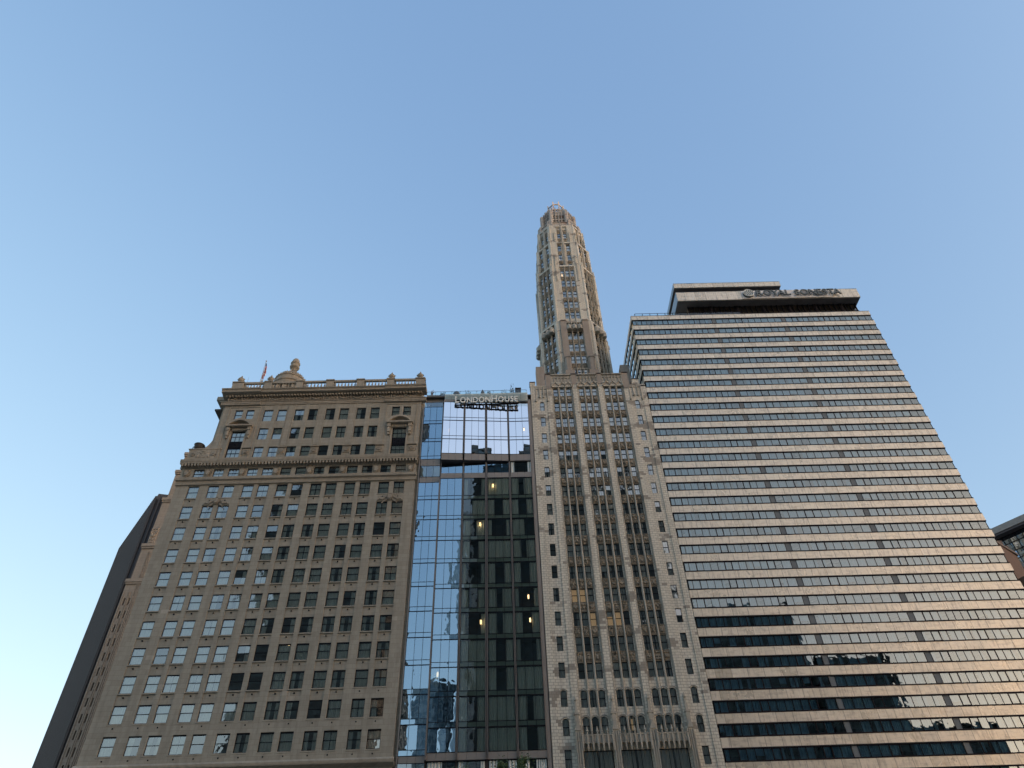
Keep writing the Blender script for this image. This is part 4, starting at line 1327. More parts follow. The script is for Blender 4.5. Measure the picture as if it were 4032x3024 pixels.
# ================================================================== slab hotel (right)
def slab_hotel():
    t = thing('slab_hotel', (47.5, 90, 0), 'wide modern hotel slab of beige marble bands and long ribbon windows, with a rooftop penthouse', 'hotel building')
    X0, X1, D = 24.8, 70.45, 24.0
    y = 90.0
    tops = []
    def lin(k0, z0, k1, z1):
        for k in range(k0, k1): tops.append(z0 + (z1 - z0) * (k - k0) / (k1 - k0))
    lin(0, 101.67, 7, 83.15); lin(7, 83.15, 13, 67.07); lin(13, 67.07, 21, 45.45); lin(21, 45.45, 29, 23.95)
    while tops[-1] > 8: tops.append(tops[-1] - 2.69)
    RH = 1.56
    U = [24.95, 25.56, 26.6, 27.55, 28.57, 29.6, 30.62, 31.6, 32.6, 33.61, 34.6, 35.6, 36.6, 37.6, 38.62, 39.93, 40.72, 41.95, 43.2, 44.42, 45.64, 46.85, 48.05, 49.27,
         50.55, 51.85, 53.15, 53.95, 55.2, 56.22, 57.25, 58.28, 59.27, 60.27, 61.28, 62.3, 63.3, 64.32, 65.36, 66.62, 67.87, 69.15, 70.3]
    THICK = {2, 6, 7, 12, 13, 19, 20, 28, 29, 34, 35, 39, 40}
    SASH = {2, 6, 12, 19, 28, 34, 39, 40}
    INF = {15, 26}
    infill = plain('grey_infill_panel', (0.15, 0.175, 0.185), 0.5, 0.0, 0.08)
    # spandrels: each a real band of slabs running round the building
    prev = 102.72
    for k, tz in enumerate(tops + [None]):
        sp = MB()
        lo = tz if tz else 0
        if tz is None and lo >= prev: break
        # the front in slabs with small steps in and out
        x = X0; i = 0
        while x < X1 - 0.01:
            xb = min(X1, x + (2.04 if i < 8 else 2.18)); d = random.uniform(-0.012, 0.012)
            if X1 - xb < 0.6: xb = X1
            sp.box(x + 0.006, xb - 0.006, y + d, y + 0.3, lo, prev); x = xb; i += 1
        sp.box(X0, X1, y + 0.3, y + D, lo + 0.001, prev - 0.001)
        yy = y + 0.3
        while yy < y + D - 0.1:
            sp.box(X0 - 0.02 + random.uniform(-.01, .01), X0 + 0.1, yy + 0.01, yy + 2.0, lo, prev); yy += 2.02
        sp.box(X1 - 0.1, X1 + 0.01, y + 0.3, y + D, lo, prev)
        o = sp.build('spandrel', M['marble'], t)
        if tz is None: break
        prev = tz - RH
    # ribbons
    for k, tz in enumerate(tops[:31]):
        z1, z0 = tz, tz - RH
        fr, gl, cu, inf = MB(), MB(), MB(), MB()
        fr.box(X0 + .02, X1 - .02, y - 0.025, y + 0.16, z1 - 0.15, z1); fr.box(X0 + .02, X1 - .02, y - 0.03, y + 0.16, z0, z0 + 0.15)
        fr.box(X0 + .02, X0 + .14, y + 0.06, y + D - .2, z1 - 0.13, z1); fr.box(X0 + .02, X0 + .14, y + 0.06, y + D - .2, z0, z0 + 0.15)
        fr.box(X1 - .14, X1 - .02, y + 0.06, y + D - .2, z1 - 0.13, z1); fr.box(X1 - .14, X1 - .02, y + 0.06, y + D - .2, z0, z0 + 0.15)
        a, b = z0 + 0.15, z1 - 0.13
        style = rc([('full', .4), ('mix', .6)])
        for i, x in enumerate(U):
            w_ = 0.055 if i in THICK else 0.022
            fr.box(x - w_, x + w_, y + 0.05, y + 0.16, a, b)
            if i == len(U) - 1: break
            xb = U[i + 1]
            if i in INF: inf.quad(x, xb, a, b, y + 0.1); continue
            if i in SASH:
                fr.box(x, xb, y + 0.04, y + 0.14, a, a + 0.06); fr.box(x, xb, y + 0.04, y + 0.14, b - 0.06, b)
            t1, t2 = random.gauss(0, 0.0012), random.gauss(0, 0.0012); cw = xb - x
            gl.face([(x, y + .1 - t1 - t2 * cw, a), (xb, y + .1 - t1 + t2 * cw, a), (xb, y + .1 + t1 + t2 * cw, b), (x, y + .1 + t1 - t2 * cw, b)])
            r = random.random()
            if i >= len(U) - 3: r = 1
            if r < 0.58: fold(cu, x + .03, xb - .03, a, b, y + 0.26, 0.13, 0.05)
            elif r < 0.70: fold(cu, x + .03, x + (xb - x) * .45, a, b, y + 0.26, 0.13, 0.05)
            elif r < 0.80: fold(cu, x + (xb - x) * .5, xb - .03, a, b, y + 0.26, 0.13, 0.05)
            elif r < 0.86: cu.quad(x + .03, xb - .03, a + (b - a) * .4, b, y + 0.24)
        # left end (side street) and right end
        n = 16
        for i in range(n + 1):
            yy = y + 0.2 + (D - 0.5) * i / n
            fr.box(X0 + .04, X0 + .13, yy - .03, yy + .03, a, b)
            if i in (0, 5, 10, 16): fr.box(X1 - .13, X1 - .04, yy - .03, yy + .03, a, b)
            if i < n:
                yb = yy + (D - 0.5) / n
                gl.face([(X0 + .1, yy, a), (X0 + .1, yb, a), (X0 + .1, yb, b), (X0 + .1, yy, b)])
                if i > 1 and i % 5 == 2: cu.face([(X0 + .5, yy, a), (X0 + .5, yb, a), (X0 + .5, yb, b), (X0 + .5, yy, b)])
        gl.face([(X1 - .08, y + .2, a), (X1 - .08, y + D - .3, a), (X1 - .08, y + D - .3, b), (X1 - .08, y + .2, b)])
        f = fr.build('ribbon_window', M['bronze'], t)
        gl.build('pane', M['glass_teal'], f)
        cu.build('curtain', M['curtain_b'], f)
        inf.build('infill_panel', infill, f)
    it = MB()
    it.box(X0 + 1.2, X1 - 4.5, y + 3.5, y + D - 3, 5, 102)
    for i in (4, 8, 12, 15, 19, 23, 26, 30, 34, 38): it.box(U[i] - .08, U[i] + .08, y + 0.7, y + 3.5, 5, 102)
    it.build('interior_wall', M['interior'], t)
    # ---- roof terrace + penthouse
    rl = MB()
    for i in range(15):
        x = 25.7 + 1.45 * i
        if x > 46: break
        rl.box(x - .05, x + .05, y + .25, y + .33, 102.7, 103.7)
        rl.box(x, x + 1.45, y + .2, y + .26, 103.64, 103.7)
    ro = rl.build('roof_railing', M['darkframe'], t)
    gp = MB()
    for i in range(14): gp.quad(25.75 + 1.45 * i, 27.1 + 1.45 * i, 102.75, 103.6, y + .28)
    gp.build('glass_panel', M['glass_rail'], ro)
    tr_ = MB()
    tr_.box(X0 - .03, X1 + .03, y - .03, y + .3, 102.72, 102.8); tr_.box(X0 + .3, X1 - .3, y + .3, y + D, 102.6, 102.7)
    tr_.build('roof', M['roof'], t)
    S0, S1 = 34.62, 70.45
    pent = MB()
    pent.box(36.8, 70.0, y + 1.9, y + 20, 102.7, 106.98)
    pent.box(36.0, 57, y + 3, y + 16, 109.5, 110.9)
    pent.build('penthouse_wall', M['interior_warm'], t)
    pf = MB(); pg = MB()
    x = 36.8; i = 0
    while x < 70.0:
        pf.box(x - .05, x + .05, y + 1.62, y + 1.9, 102.7, 106.98)
        if i % 5 == 4: pf.box(x + .2, x + .55, y + 1.6, y + 1.9, 102.7, 106.98)
        x += 1.03; i += 1
    pf.box(36.8, 70.0, y + 1.68, y + 1.74, 104.85, 104.95)
    pf.box(69.9, 70.05, y + 1.7, y + 20, 106.6, 106.97); pf.box(69.9, 70.05, y + 1.7, y + 20, 102.7, 103.0)
    fo = pf.build('penthouse_window', M['bronze'], t)
    pg.quad(36.85, 69.9, 102.72, 106.97, y + 1.78)
    pg.build('pane', glass('penthouse_glass', (0.35, 0.36, 0.33), 0.10, 1.5), fo)
    sl = MB()
    def slab(x0, x1, y0, y1, z0, z1, rows):
        x = x0; i = 0
        zs = [z0 + (z1 - z0) * r / rows for r in range(rows + 1)]
        while x < x1 - 0.01:
            xb = min(x1, x + 2.03)
            if x1 - xb < .6: xb = x1
            for r in range(rows):
                d = random.uniform(-.012, .012)
                sl.box(x + .01, xb - .01, y0 + d, y0 + .25, zs[r] + .01, zs[r + 1] - .01)
            x = xb
    slab(S0, S1, y, y + 20, 107.0, 109.45, 2)
    slab(S0, 55.9, y, y + 16, 110.9, 112.15, 1)
    sl.build('fascia', M['marble'], t)
    sb = MB()
    sb.box(S0 + .02, S1 - .02, y + .25, y + 21, 107.0, 109.4)
    sb.box(S0 + .02, 55.88, y + .25, y + 17, 110.9, 112.1)
    sb.build('penthouse_slab', plain('dark_concrete', (0.17, 0.155, 0.15), 0.75, 0, 0.3, .6), t)  # dark mottled grey for the slab bodies behind the fascia
    tr2 = MB()
    tr2.box(S0 - .03, 55.93, y - .03, y + .2, 112.15, 112.22); tr2.box(S0 - .03, S1 + .03, y - .03, y + .2, 109.45, 109.5)
    tr2.box(S0 - .06, S0 + .02, y, y + 21, 107.02, 109.4); tr2.box(S0 - .06, S0 + .02, y, y + 17, 110.92, 112.1)
    tr2.build('coping', plain('zinc_coping', (0.25, 0.29, 0.30), 0.3, 0.4, .05), t)
slab_hotel()

def roof_sign():
    Y = 89.72
    t = thing('rooftop_sign', (57.5, Y, 107.5), 'dark grey letters reading ROYAL SONESTA with a round emblem on the penthouse fascia', 'sign')
    b = MB(); b.box(47.35, 64.6, 89.9, 89.96, 107.08, 109.4); b.build('backing_panel', M['signpale'], t)
    letters('letter', 'ROYAL SONESTA', 50.15, 107.55, M['letter_dark'], t, Y - .15, 2.15, 0.12, 0.03, (0.13, 0.75))
    fit_letters(66.75, {o.name for o in t.children if o.name.startswith('backing')}, t, 50.15)
    e = MB(); cx, cz, r = 48.65, 108.3, 1.02
    pts = [(cx + r * math.cos(a * math.pi / 12) * (1.0 if abs(math.sin(a * math.pi / 12)) < .8 else 1), cz + r * math.sin(a * math.pi / 12)) for a in range(24)]
    e.yprism(pts, 89.5, 89.9)
    e.build('emblem', M['letter_dark'], t)
    e = MB()
    for j in range(5):      # raised wavy bars of the round emblem
        xx = cx - .68 + .34 * j
        hh = math.sqrt(max(0.05, (r * .93) ** 2 - (xx - cx) ** 2))
        pr = None
        for s in range(13):
            z = cz - hh + 2 * hh * s / 12
            p = (xx + .13 * math.sin(s / 12 * 2 * math.pi), 89.46, z)
            if pr: e.tube(pr, p, .075, seg=5)
            pr = p
    pr = None
    for s in range(25):
        a = s * math.pi / 12; p = (cx + r * .97 * math.cos(a), 89.47, cz + r * .97 * math.sin(a))
        if pr: e.tube(pr, p, .06, seg=5)
        pr = p
    e.build('emblem_bars', M['letter'], t)
roof_sign()

# ================================================================== far buildings at the edges
def ribbed_tower():
    t = thing('dark_ribbed_tower', (-110, 185, 0), 'dark ribbed office tower standing behind the pale stone tower at the far left', 'skyscraper')
    P = [(-122.6, 200.0), (-100.9, 172.2), (-84.0, 176.5), (-105.0, 206.0)]
    H = 120.4
    b = MB(); b.prism(P, 0, H); b.build('wall', plain('dark_granite', (0.06, 0.054, 0.052), 0.7, 0, .1), t)
    r = MB()
    for k in range(2):
        a, c = Vector(P[k]), Vector(P[k + 1]); L = (c - a).length; n = int(L / 1.05); d = (c - a).normalized(); nn = Vector((d.y, -d.x))
        for i in range(n + 1):
            p = a + d * (L * i / n)
            c1, c2 = p + d * .16, p - d * .16
            r.prism([tuple(c2), tuple(c1), tuple(c1 + nn * .5), tuple(c2 + nn * .5)], 0, H + 0.8)
    r.build('rib', plain('dark_rib', (0.11, 0.098, 0.092), 0.7, 0, .1), t)
    c = MB(); c.prism([(x + (-108 - x) * .1, y + (188 - y) * .1) for x, y in P], H, H + 3.0); c.build('roof', plain('brown_roof_curb', (0.13, 0.11, 0.10), 0.7), t)
    w = MB()
    a, c2 = Vector(P[1]), Vector(P[2]); d = (c2 - a).normalized(); nn = Vector((d.y, -d.x))
    pa, pb = a + d * .3 + nn * .1, a + d * 5 + nn * .1
    w.face([(pa.x, pa.y, 0), (pb.x, pb.y, 0), (pb.x, pb.y, 117), (pa.x, pa.y, 117)])
    w.build('window_wall', plain('dark_office_front', (.035,.037,.045), .4, 0, .1), t)
ribbed_tower()

def pale_tower():
    t = thing('pale_stone_tower', (-92, 160, 0), 'slim pale stone tower with narrow windows glimpsed beside the left edge of the limestone hotel', 'skyscraper')
    st = block_stone('pale_limestone', (0.33, 0.27, 0.21), (0.38, 0.32, 0.25), (0.22, 0.18, 0.14), 1.6, 0.8, 0.01, rough=.8, streak=.3)
    w = MB(); Y = 160.0
    # stepped silhouette: left edge and top of every stage (measured along the sight line)
    stages = [(-93.3, 0, 88), (-92.6, 88, 98), (-91.7, 98, 112), (-90.9, 112, 121.0), (-90.1, 121, 127)]
    holes = []
    rows = [8 + 3.35 * i for i in range(27)]
    for z in rows:
        if z < 84:
            holes += [(-92.45, -92.1, z, z + 1.9), (-91.25, -90.95, z, z + 1.9)]
        holes.append((-89.35, -88.35, z, z + 1.8)) if z < 82 else None
    for k, (x0, z0, z1) in enumerate(stages):
        XE = -84 if z1 < 113 else -89.4
        hs = [h for h in holes if h[2] >= z0 and h[3] <= z1 and h[0] > x0 + .1]
        w.holes(x0, XE, z0, z1, hs, Y, 0.4)
        w.face([(x0, Y, z0), (x0, Y + 20, z0), (x0, Y + 20, z1), (x0, Y, z1)])
        w.box(x0 + .02, XE - .01, Y + 1.2, Y + 20, z0, z1)
    w.build('wall', st, t)
    c = MB()
    for x in (-93.0, -91.75, -91.4, -90.55, -90.15, -89.75):
        c.prism([(x - .13, Y), (x - .08, Y - .22), (x + .08, Y - .22), (x + .13, Y)], 0, 85 if x < -91 else 96)
    for x0, z in ((-93.5, 87.6), (-92.8, 97.4), (-91.9, 111.4), (-91.1, 120.5), (-90.3, 126.6)):
        XE = -84 if z < 110 else -89.3
        c.box(x0, XE, Y - .5, Y + .01, z, z + .8); c.box(x0 + .1, XE, Y - .3, Y + .01, z - .5, z)
    c.relief(-90.2, -88.0, 82.6, 86.8, Y - .05, .5, 10, 14, seed=3, freq=1.2)
    c.relief(-91.8, -89.9, 98.3, 103, Y - .05, .5, 10, 14, seed=5, freq=1.0)
    c.build('carved_trim', st, t)
    W = WSet()
    for h in holes:
        W.add(*h, Y + .3, fw=.07, curt='full', rail=True)
    o = W.build(t, M['glass_old'], M['curtain'])
pale_tower()

def brick_block():
    t = thing('brown_brick_building', (97, 120, 0), 'brown brick building with a plain side wall behind the right edge of the slab hotel', 'building')
    br = block_stone('brown_brick', (0.17, 0.105, 0.075), (0.21, 0.13, 0.095), (0.12, 0.09, 0.07), .5, .16, .01, rough=.85, streak=.2, bump=.2)
    P = [(93.6, 120), (99.9, 125.0), (93, 150), (80, 146)]
    w = MB(); w.prism(P, 0, 69.4); w.build('wall', br, t)
    c = MB(); c.prism([(93.4, 119.7), (100.3, 124.9), (93, 150.4), (79.5, 146.4)], 69.4, 69.9)
    c.box(95.3, 96.4, 122.2, 123.3, 69.9, 71.2); c.box(98.6, 99.0, 124.6, 125.0, 69.9, 71.4)
    c.build('coping', plain('brick_coping', (0.2, 0.15, 0.12), .8), t)
    l = MB(); l.prism([(94.8, 118.8), (103, 122.9), (101.2, 126), (93.8, 121)], 0, 62.2); l.build('lower_wing', plain('brown_stucco', (0.16, 0.11, 0.085), .85), t)  # one mottled brown over the whole wing
brick_block()

def glass_block():
    t = thing('glass_office_tower', (120, 147, 0), 'dark glass office tower with a flat grey roof edge at the far right', 'skyscraper')
    A, B = Vector((112.0, 157.0)), Vector((127.5, 136.4))
    d = (B - A).normalized(); n = Vector((d.y, -d.x))
    if n.x > 0: n = -n
    back = Vector((40, 22))
    def pl(e0, e1, out): return [tuple(A + d * e0 + n * out), tuple(B + d * e1 + n * out), tuple(B + back), tuple(A + back)]
    s = MB(); s.prism(pl(0, 0, -.6), 0, 86.5); s.build('wall', plain('dark_core', (.04, .045, .05), .6), t)
    r = MB(); r.prism(pl(-1, 2, 2.2), 87.7, 89.2); r.build('roof', plain('pale_roof_edge', (.36, .34, .31), .6), t)
    u = MB(); u.prism(pl(-1, 2, 2.0), 87.2, 87.69); u.build('soffit', M['soffit'], t)
    b = MB()
    for z in (79.0, 67.2, 55.4): b.prism(pl(-.5, .5, .25), z, z + .9)
    b.build('floor_band', plain('grey_band', (.26, .25, .24), .6), t)
    f = MB(); g = MB(); L = (B - A).length; m = 18
    for i in range(m + 1):
        p = A + d * (L * i / m)
        f.prism([tuple(p - d * .06), tuple(p + d * .06), tuple(p + d * .06 + n * .15), tuple(p - d * .06 + n * .15)], 0, 87.2)
    for k in range(46):
        z = 87.2 - 1.95 * k
        if z < 1: break
        f.prism([tuple(A + n * .0), tuple(B + n * .0), tuple(B + n * .12), tuple(A + n * .12)], z - .06, z + .06)
    f.build('mullion', M['bronze'], t)
    for i in range(m):
        for k in range(23):
            z1 = 87.2 - 3.9 * k; z0 = z1 - 3.9
            if z0 < 0: break
            p, q_ = A + d * (L * i / m), A + d * (L * (i + 1) / m)
            e = random.gauss(0, .02)
            g.face([(p.x, p.y, z0), (q_.x + n.x * e, q_.y + n.y * e, z0), (q_.x + n.x * e, q_.y + n.y * e, z1), (p.x, p.y, z1)])
    g.build('pane', glass('office_glass', (.12, .16, .2), .42, 1.6, wave=.004, wscale=.5, gcol=(.7, .86, 1)), t)
    pk = MB(); pc = A + d * 4.2 + n * -1.5
    pk.prism([(pc.x - .6, pc.y - .6), (pc.x + .6, pc.y - .6), (pc.x + .6, pc.y + .6), (pc.x - .6, pc.y + .6)], 89.2, 92.2, 0.05)
    pk.build('spire', plain('pale_finial', (.5, .47, .43), .6), t)
glass_block()

# ================================================================== towers across the river (seen in the glass), then two unseen sun blockers
def band_tower(name, P, H, label, wallc, gm, fh=3.9, setb=None, cat='skyscraper', grid=3.0):
    cx = sum(p[0] for p in P) / len(P); cy = sum(p[1] for p in P) / len(P)
    t = thing(name, (cx, cy, 0), label, cat)
    w, g = MB(), MB()
    stages = [(P, 0, H)] + (setb or [])
    for Q, z0, z1 in stages:
        c = (sum(p[0] for p in Q) / len(Q), sum(p[1] for p in Q) / len(Q))
        I = [(c[0] + (x - c[0]) * .985, c[1] + (y - c[1]) * .985) for x, y in Q]
        g.prism(I, z0, z1 - 1)
        z = z0
        while z < z1 - 1: w.prism(Q, z, z + fh * .32); z += fh
        w.prism(Q, z1 - 1.2, z1)
        for i in range(len(Q)):
            a, b = Vector(Q[i]), Vector(Q[(i + 1) % len(Q)]); L = (b - a).length; n = max(1, int(L / grid)); d = (b - a).normalized(); nn = Vector((d.y, -d.x))
            for j in range(n + 1):
                p = a + d * (L * j / n)
                w.prism([tuple(p - d * .2 - nn * .3), tuple(p + d * .2 - nn * .3), tuple(p + d * .2 + nn * .2), tuple(p - d * .2 + nn * .2)], z0, z1)
    w.build('wall', plain(name + '_cladding', wallc, .6, 0, .15), t)
    g.build('window_wall', gm, t)
    return t
dk = plain('dark_tower_glazing', (0.065, 0.095, 0.105), 0.12, 0, 0.2, .1, spec=.5)
def rect(x0, x1, y0, y1): return [(x0, y0), (x1, y0), (x1, y1), (x0, y1)]
band_tower('tall_glass_tower', rect(-108, -50, -160, -100), 330, 'very tall dark glass tower across the river, mirrored in the hotel windows', (.06, .065, .07), dk,
           setb=[])
band_tower('stepped_office_tower', rect(-8.5, 44, -130, -80), 196, 'dark stepped office tower across the river, mirrored in the green glass', (.06, .07, .065), dk,
           setb=[(rect(3, 16, -128, -82), 196, 200), (rect(6.5, 16, -127, -83), 200, 204), (rect(9.5, 16, -126, -84), 204, 208)])
band_tower('broad_office_block', rect(44.5, 66, -130, -84), 180, 'dark office block adjoining the stepped tower across the river', (.06, .06, .055), dk)
band_tower('riverside_block', rect(66.5, 112, -130, -88), 127, 'lower dark block mirrored in the lower left of the ribbon windows', (.05, .06, .065), dk)
band_tower('middle_riverside_block', rect(112.5, 140, -120, -84), 105, 'middling dark block between the lower block and the lowest one across the river', (.06, .06, .06), dk)
band_tower('low_riverside_block', rect(140.5, 170, -120, -84), 80, 'low dark block mirrored in the lowest ribbon windows', (.06, .06, .06), dk)
band_tower('round_tower', [(-26 + 9 * math.cos(a * math.pi / 8), -100 + 9 * math.sin(a * math.pi / 8)) for a in range(16)], 104, 'round pale tower with ring balconies, mirrored in the blue glass', (.55, .56, .55), plain('pale_blue_glazing', (.25, .32, .36), .15, 0, .2, .1), fh=3.2)
band_tower('slender_pale_tower', [(-11.8 + 3.0 * math.cos(a * math.pi / 6), -76 + 3.0 * math.sin(a * math.pi / 6)) for a in range(12)], 165, 'slender white tower whose wavy reflection runs down the third bay of the glass hotel', (.8, .8, .78), plain('white_glazing', (.5, .55, .6), .2, 0, .1), fh=3.6, grid=1.0)
band_tower('distant_sun_blocker', rect(436, 505, -330, -290), 210, 'tall unseen slab added far behind to the right to keep the low sun off the facades', (.2, .19, .18), dk, grid=6.0)  # added out of view, only to shade the facades from the sun
band_tower('distant_sun_blocker', rect(505.5, 730, -335, -290), 236, 'wider unseen slab added beyond the first one to keep the low sun off the facades', (.2, .19, .18), dk, grid=6.0)  # second added blocker, continues the shade to the right

# ================================================================== ground and trees
g = MB(); g.box(-3000, 3000, -3000, 3000, -0.5, 0)
o = g.build('ground', plain('asphalt_ground', (0.16, 0.155, 0.145), .9)); o['kind'] = 'structure'
g = MB(); g.box(-400, 500, -70, 30, -0.2, 0.004)
g = MB(); g.quad(-60, 110, 0, 1, 0)
g = MB(); g.box(-60, 110, 82, 89.2, 0.0, 0.14)
o = g.build('pavement', plain('concrete_pavement', (0.28, 0.27, 0.25), .9)); o['kind'] = 'structure'

def tree(x, y, h, cr, label, seed):
    random.seed(seed)
    t = thing('street_tree', (x, y, 0), label, 'tree', 'treetops at the bottom edge')
    tr_, lf = MB(), MB()
    pts = [(x, y, 0)]; px, py = x, y
    for i in range(1, 7):
        px += random.uniform(-.12, .12); py += random.uniform(-.12, .12); pts.append((px, py, h * .93 * i / 6))
    for i in range(6): tr_.tube(pts[i], pts[i + 1], 0.2 * (1 - i / 6.5), 0.2 * (1 - (i + 1) / 6.5), 7)
    tips = [tuple(pts[5][k] + (pts[6][k] - pts[5][k]) * s for k in range(3)) for s in (.5, .7, .85, 1.0)]
    for i in range(34):
        z = h * random.uniform(.3, .95); f = z / h
        a = random.uniform(0, 6.28); L = cr * (1.15 - f) ** .6 * random.uniform(.6, 1.1)
        p0 = (px * f + x * (1 - f), py * f + y * (1 - f), z)
        p1 = (p0[0] + L * math.cos(a), p0[1] + L * math.sin(a), min(h, z + L * random.uniform(.5, 1.0)))
        tr_.tube(p0, p1, .045, .015, 5)
        for s in (.4, .6, .8, 1.0): tips.append(tuple(p0[k] + (p1[k] - p0[k]) * s for k in range(3)))
    for tp in tips:
        for j in range(46):
            r = abs(random.gauss(0, .42)); th, ph = random.uniform(0, 6.28), random.uniform(-1.3, 1.3)
            c = Vector((tp[0] + r * math.cos(th) * math.cos(ph), tp[1] + r * math.sin(th) * math.cos(ph), tp[2] + r * math.sin(ph) * .9))
            n = Vector((random.gauss(0, 1), random.gauss(0, 1), random.gauss(0, 1))).normalized()
            u = n.orthogonal().normalized() * .075; v = n.cross(u).normalized() * .05
            lf.face([tuple(c - u), tuple(c - v), tuple(c + u), tuple(c + v)])
    tr_.build('trunk', M_bark, t)
    lf.build('crown', M_leaf, t)
M_bark = plain('birch_bark', (0.16, 0.13, 0.10), .9)
m_, nt_, b_ = mat('green_leaves'); g_ = N(nt_, 'ShaderNodeNewGeometry')
nt_.links.new(mixc(nt_, ramp(nt_, noise_f(nt_, g_.outputs['Position'], 3.0, 3), .35, .65), (0.05, 0.10, 0.03), (0.10, 0.17, 0.05)), b_.inputs['Base Color'])
b_.inputs['Roughness'].default_value = .6
M_leaf = m_
tree(-0.46, 60, 18.75, 1.0, 'tallest of the three green treetops at the bottom edge, in front of the glass hotel', 3)
tree(0.72, 60.5, 18.7, 0.9, 'green treetop right of the tallest one, nearest the terracotta tower', 5)
tree(-3.5, 60.5, 18.35, 0.6, 'faint leftmost treetop poking up at the bottom edge', 8)
random.seed(21)

# ================================================================== roof terrace life
def skin_body(name, pts, edges, mat_, parent, root=0):
    me = bpy.data.meshes.new(name); bm = bmesh.new()
    off = parent_loc(parent)
    sk = bm.verts.layers.skin.verify()
    vs = [bm.verts.new(Vector(p[:3])) for p in pts]
    for a, b in edges: bm.edges.new((vs[a], vs[b]))
    for v, p in zip(vs, pts): v[sk].radius = (p[3], p[3]); v[sk].use_root = False
    vs[root][sk].use_root = True
    bm.to_mesh(me); bm.free(); me.materials.append(mat_)
    o = bpy.data.objects.new(name, me); COL.objects.link(o); o.parent = parent
    o.modifiers.new('skin', 'SKIN'); s = o.modifiers.new('smooth', 'SUBSURF'); s.levels = s.render_levels = 1
    return o
def person(x, y, z, label, shirt, trousers, hair, arms, yaw=0.0, group=None):
    t = thing('person', (x, y, z), label, 'person', group); t.rotation_euler.z = yaw
    hd, hn = arms
    P = [(0, 0, .95, .13), (0, 0, 1.2, .12), (0, 0, 1.4, .13), (0, 0, 1.52, .055), (0, 0, 1.64, .085), (0, -.01, 1.73, .08),
         (-.1, 0, .88, .09), (-.11, -.01, .48, .06), (-.11, .02, .09, .045), (-.11, -.14, .04, .035),
         (.1, 0, .88, .09), (.11, -.01, .48, .06), (.11, .02, .09, .045), (.11, -.14, .04, .035),
         (-.19, 0, 1.43, .055), hd[0] + (.042,), hd[1] + (.03,), (.19, 0, 1.43, .055), hn[0] + (.042,), hn[1] + (.03,)]
    E = [(0, 1), (1, 2), (2, 3), (3, 4), (4, 5), (0, 6), (6, 7), (7, 8), (8, 9), (0, 10), (10, 11), (11, 12), (12, 13), (2, 14), (14, 15), (15, 16), (2, 17), (17, 18), (18, 19)]
    for side, w in ((16, Vector(hd[1])), (19, Vector(hn[1]))):
        e = Vector(hd[0]) if side == 16 else Vector(hn[0]); d = (w - e).normalized(); s = d.orthogonal().normalized()
        for k in range(4):
            b0 = w + d * .09 + s * (.022 * (k - 1.5)); i0 = len(P)
            P.append((*b0, .011)); P.append((*(b0 + d * (.07 + .01 * (k in (1, 2)))), .009)); E += [(side, i0), (i0, i0 + 1)]
        b0 = w + s * .045 + d * .03; i0 = len(P); P.append((*b0, .012)); P.append((*(b0 + s * .02 + d * .04), .01)); E += [(side, i0), (i0, i0 + 1)]
    sk = plain('skin', (.42, .27, .2), .6)
    skin_body('body', [(p[0], p[1], p[2], p[3]) for p in P], E, sk, None).parent = t
    def cl(name, idx, grow, c):
        m = {i: k for k, i in enumerate(idx)}
        pts = [(P[i][0], P[i][1], P[i][2], P[i][3] + grow) for i in idx]
        ed = [(m[a], m[b]) for a, b in E if a in m and b in m]
        skin_body(name, pts, ed, plain(name + '_cloth', c, .9), None).parent = t
    cl('shirt', [0, 1, 2, 14, 15, 17, 18], .018, shirt)
    cl('trousers', [0, 6, 7, 8, 10, 11, 12], .02, trousers)
    h = MB(); h.lathe(0, .02, [(.085, 1.62), (.1, 1.68), (.098, 1.76), (.07, 1.82), (.01, 1.845)], 10)
    h.build('hair', plain('hair', hair, .8)).parent = t
    f = MB(); f.prism([(-.014, -.085), (.014, -.085), (.0, -.125)], 1.65, 1.70, .5)
    for s in (-1, 1): f.lathe(s * .032, -.085, [(.004, 1.695), (.011, 1.705), (.004, 1.715)], 6); f.box(s * .09 - .01, s * .09 + .01, -.02, .02, 1.66, 1.72)
    f.box(-.025, .025, -.095, -.085, 1.615, 1.622)
    f.build('face', sk).parent = t
    return t
person(-12.15, 90.75, 83.38, 'person in black on the roof terrace holding a camera up to one eye', (.02, .02, .02), (.02, .02, .025), (.015, .012, .01),
       (((-.12, -.2, 1.45), (-.03, -.22, 1.68)), ((.36, -.1, 1.6), (.22, -.2, 1.82))))
person(-10.2, 90.7, 80.98, 'person in dark clothes standing at the lower terrace railing by the sign', (.03, .03, .035), (.02, .02, .02), (.02, .015, .01),
       (((-.26, -.03, 1.2), (-.22, -.2, 1.05)), ((.26, -.03, 1.2), (.2, -.22, 1.1))))
person(-12.45, 90.75, 80.5, 'seated dark figure leaning at the left end of the lower terrace railing', (.03, .03, .04), (.02, .02, .02), (.02, .015, .01),
       (((-.3, -.03, 1.2), (-.26, -.2, 1.05)), ((.3, -.03, 1.2), (.24, -.22, 1.1))))
def umbrella(x, y, z, label, kind):
    t = thing('patio_umbrella', (x, y, z), label, 'umbrella', 'umbrellas on the glass hotel roof')
    p = MB(); p.tube((x, y, z), (x, y, z + 2.3), .03); p.build('pole', M['steel'], t)
    c = MB()
    if kind: c.lathe(x, y, [(.1, z + 1.1), (.34, z + 1.3), (.3, z + 1.8), (.12, z + 2.2), (.02, z + 2.4)], 8)
    else: c.lathe(x, y, [(.55, z + 1.2), (.58, z + 1.6), (.5, z + 1.72), (.2, z + 1.95), (.02, z + 2.0)], 12)
    c.build('canopy', plain('umbrella_cloth', (.09, .09, .085) if kind else (.1, .11, .12), .9), t)
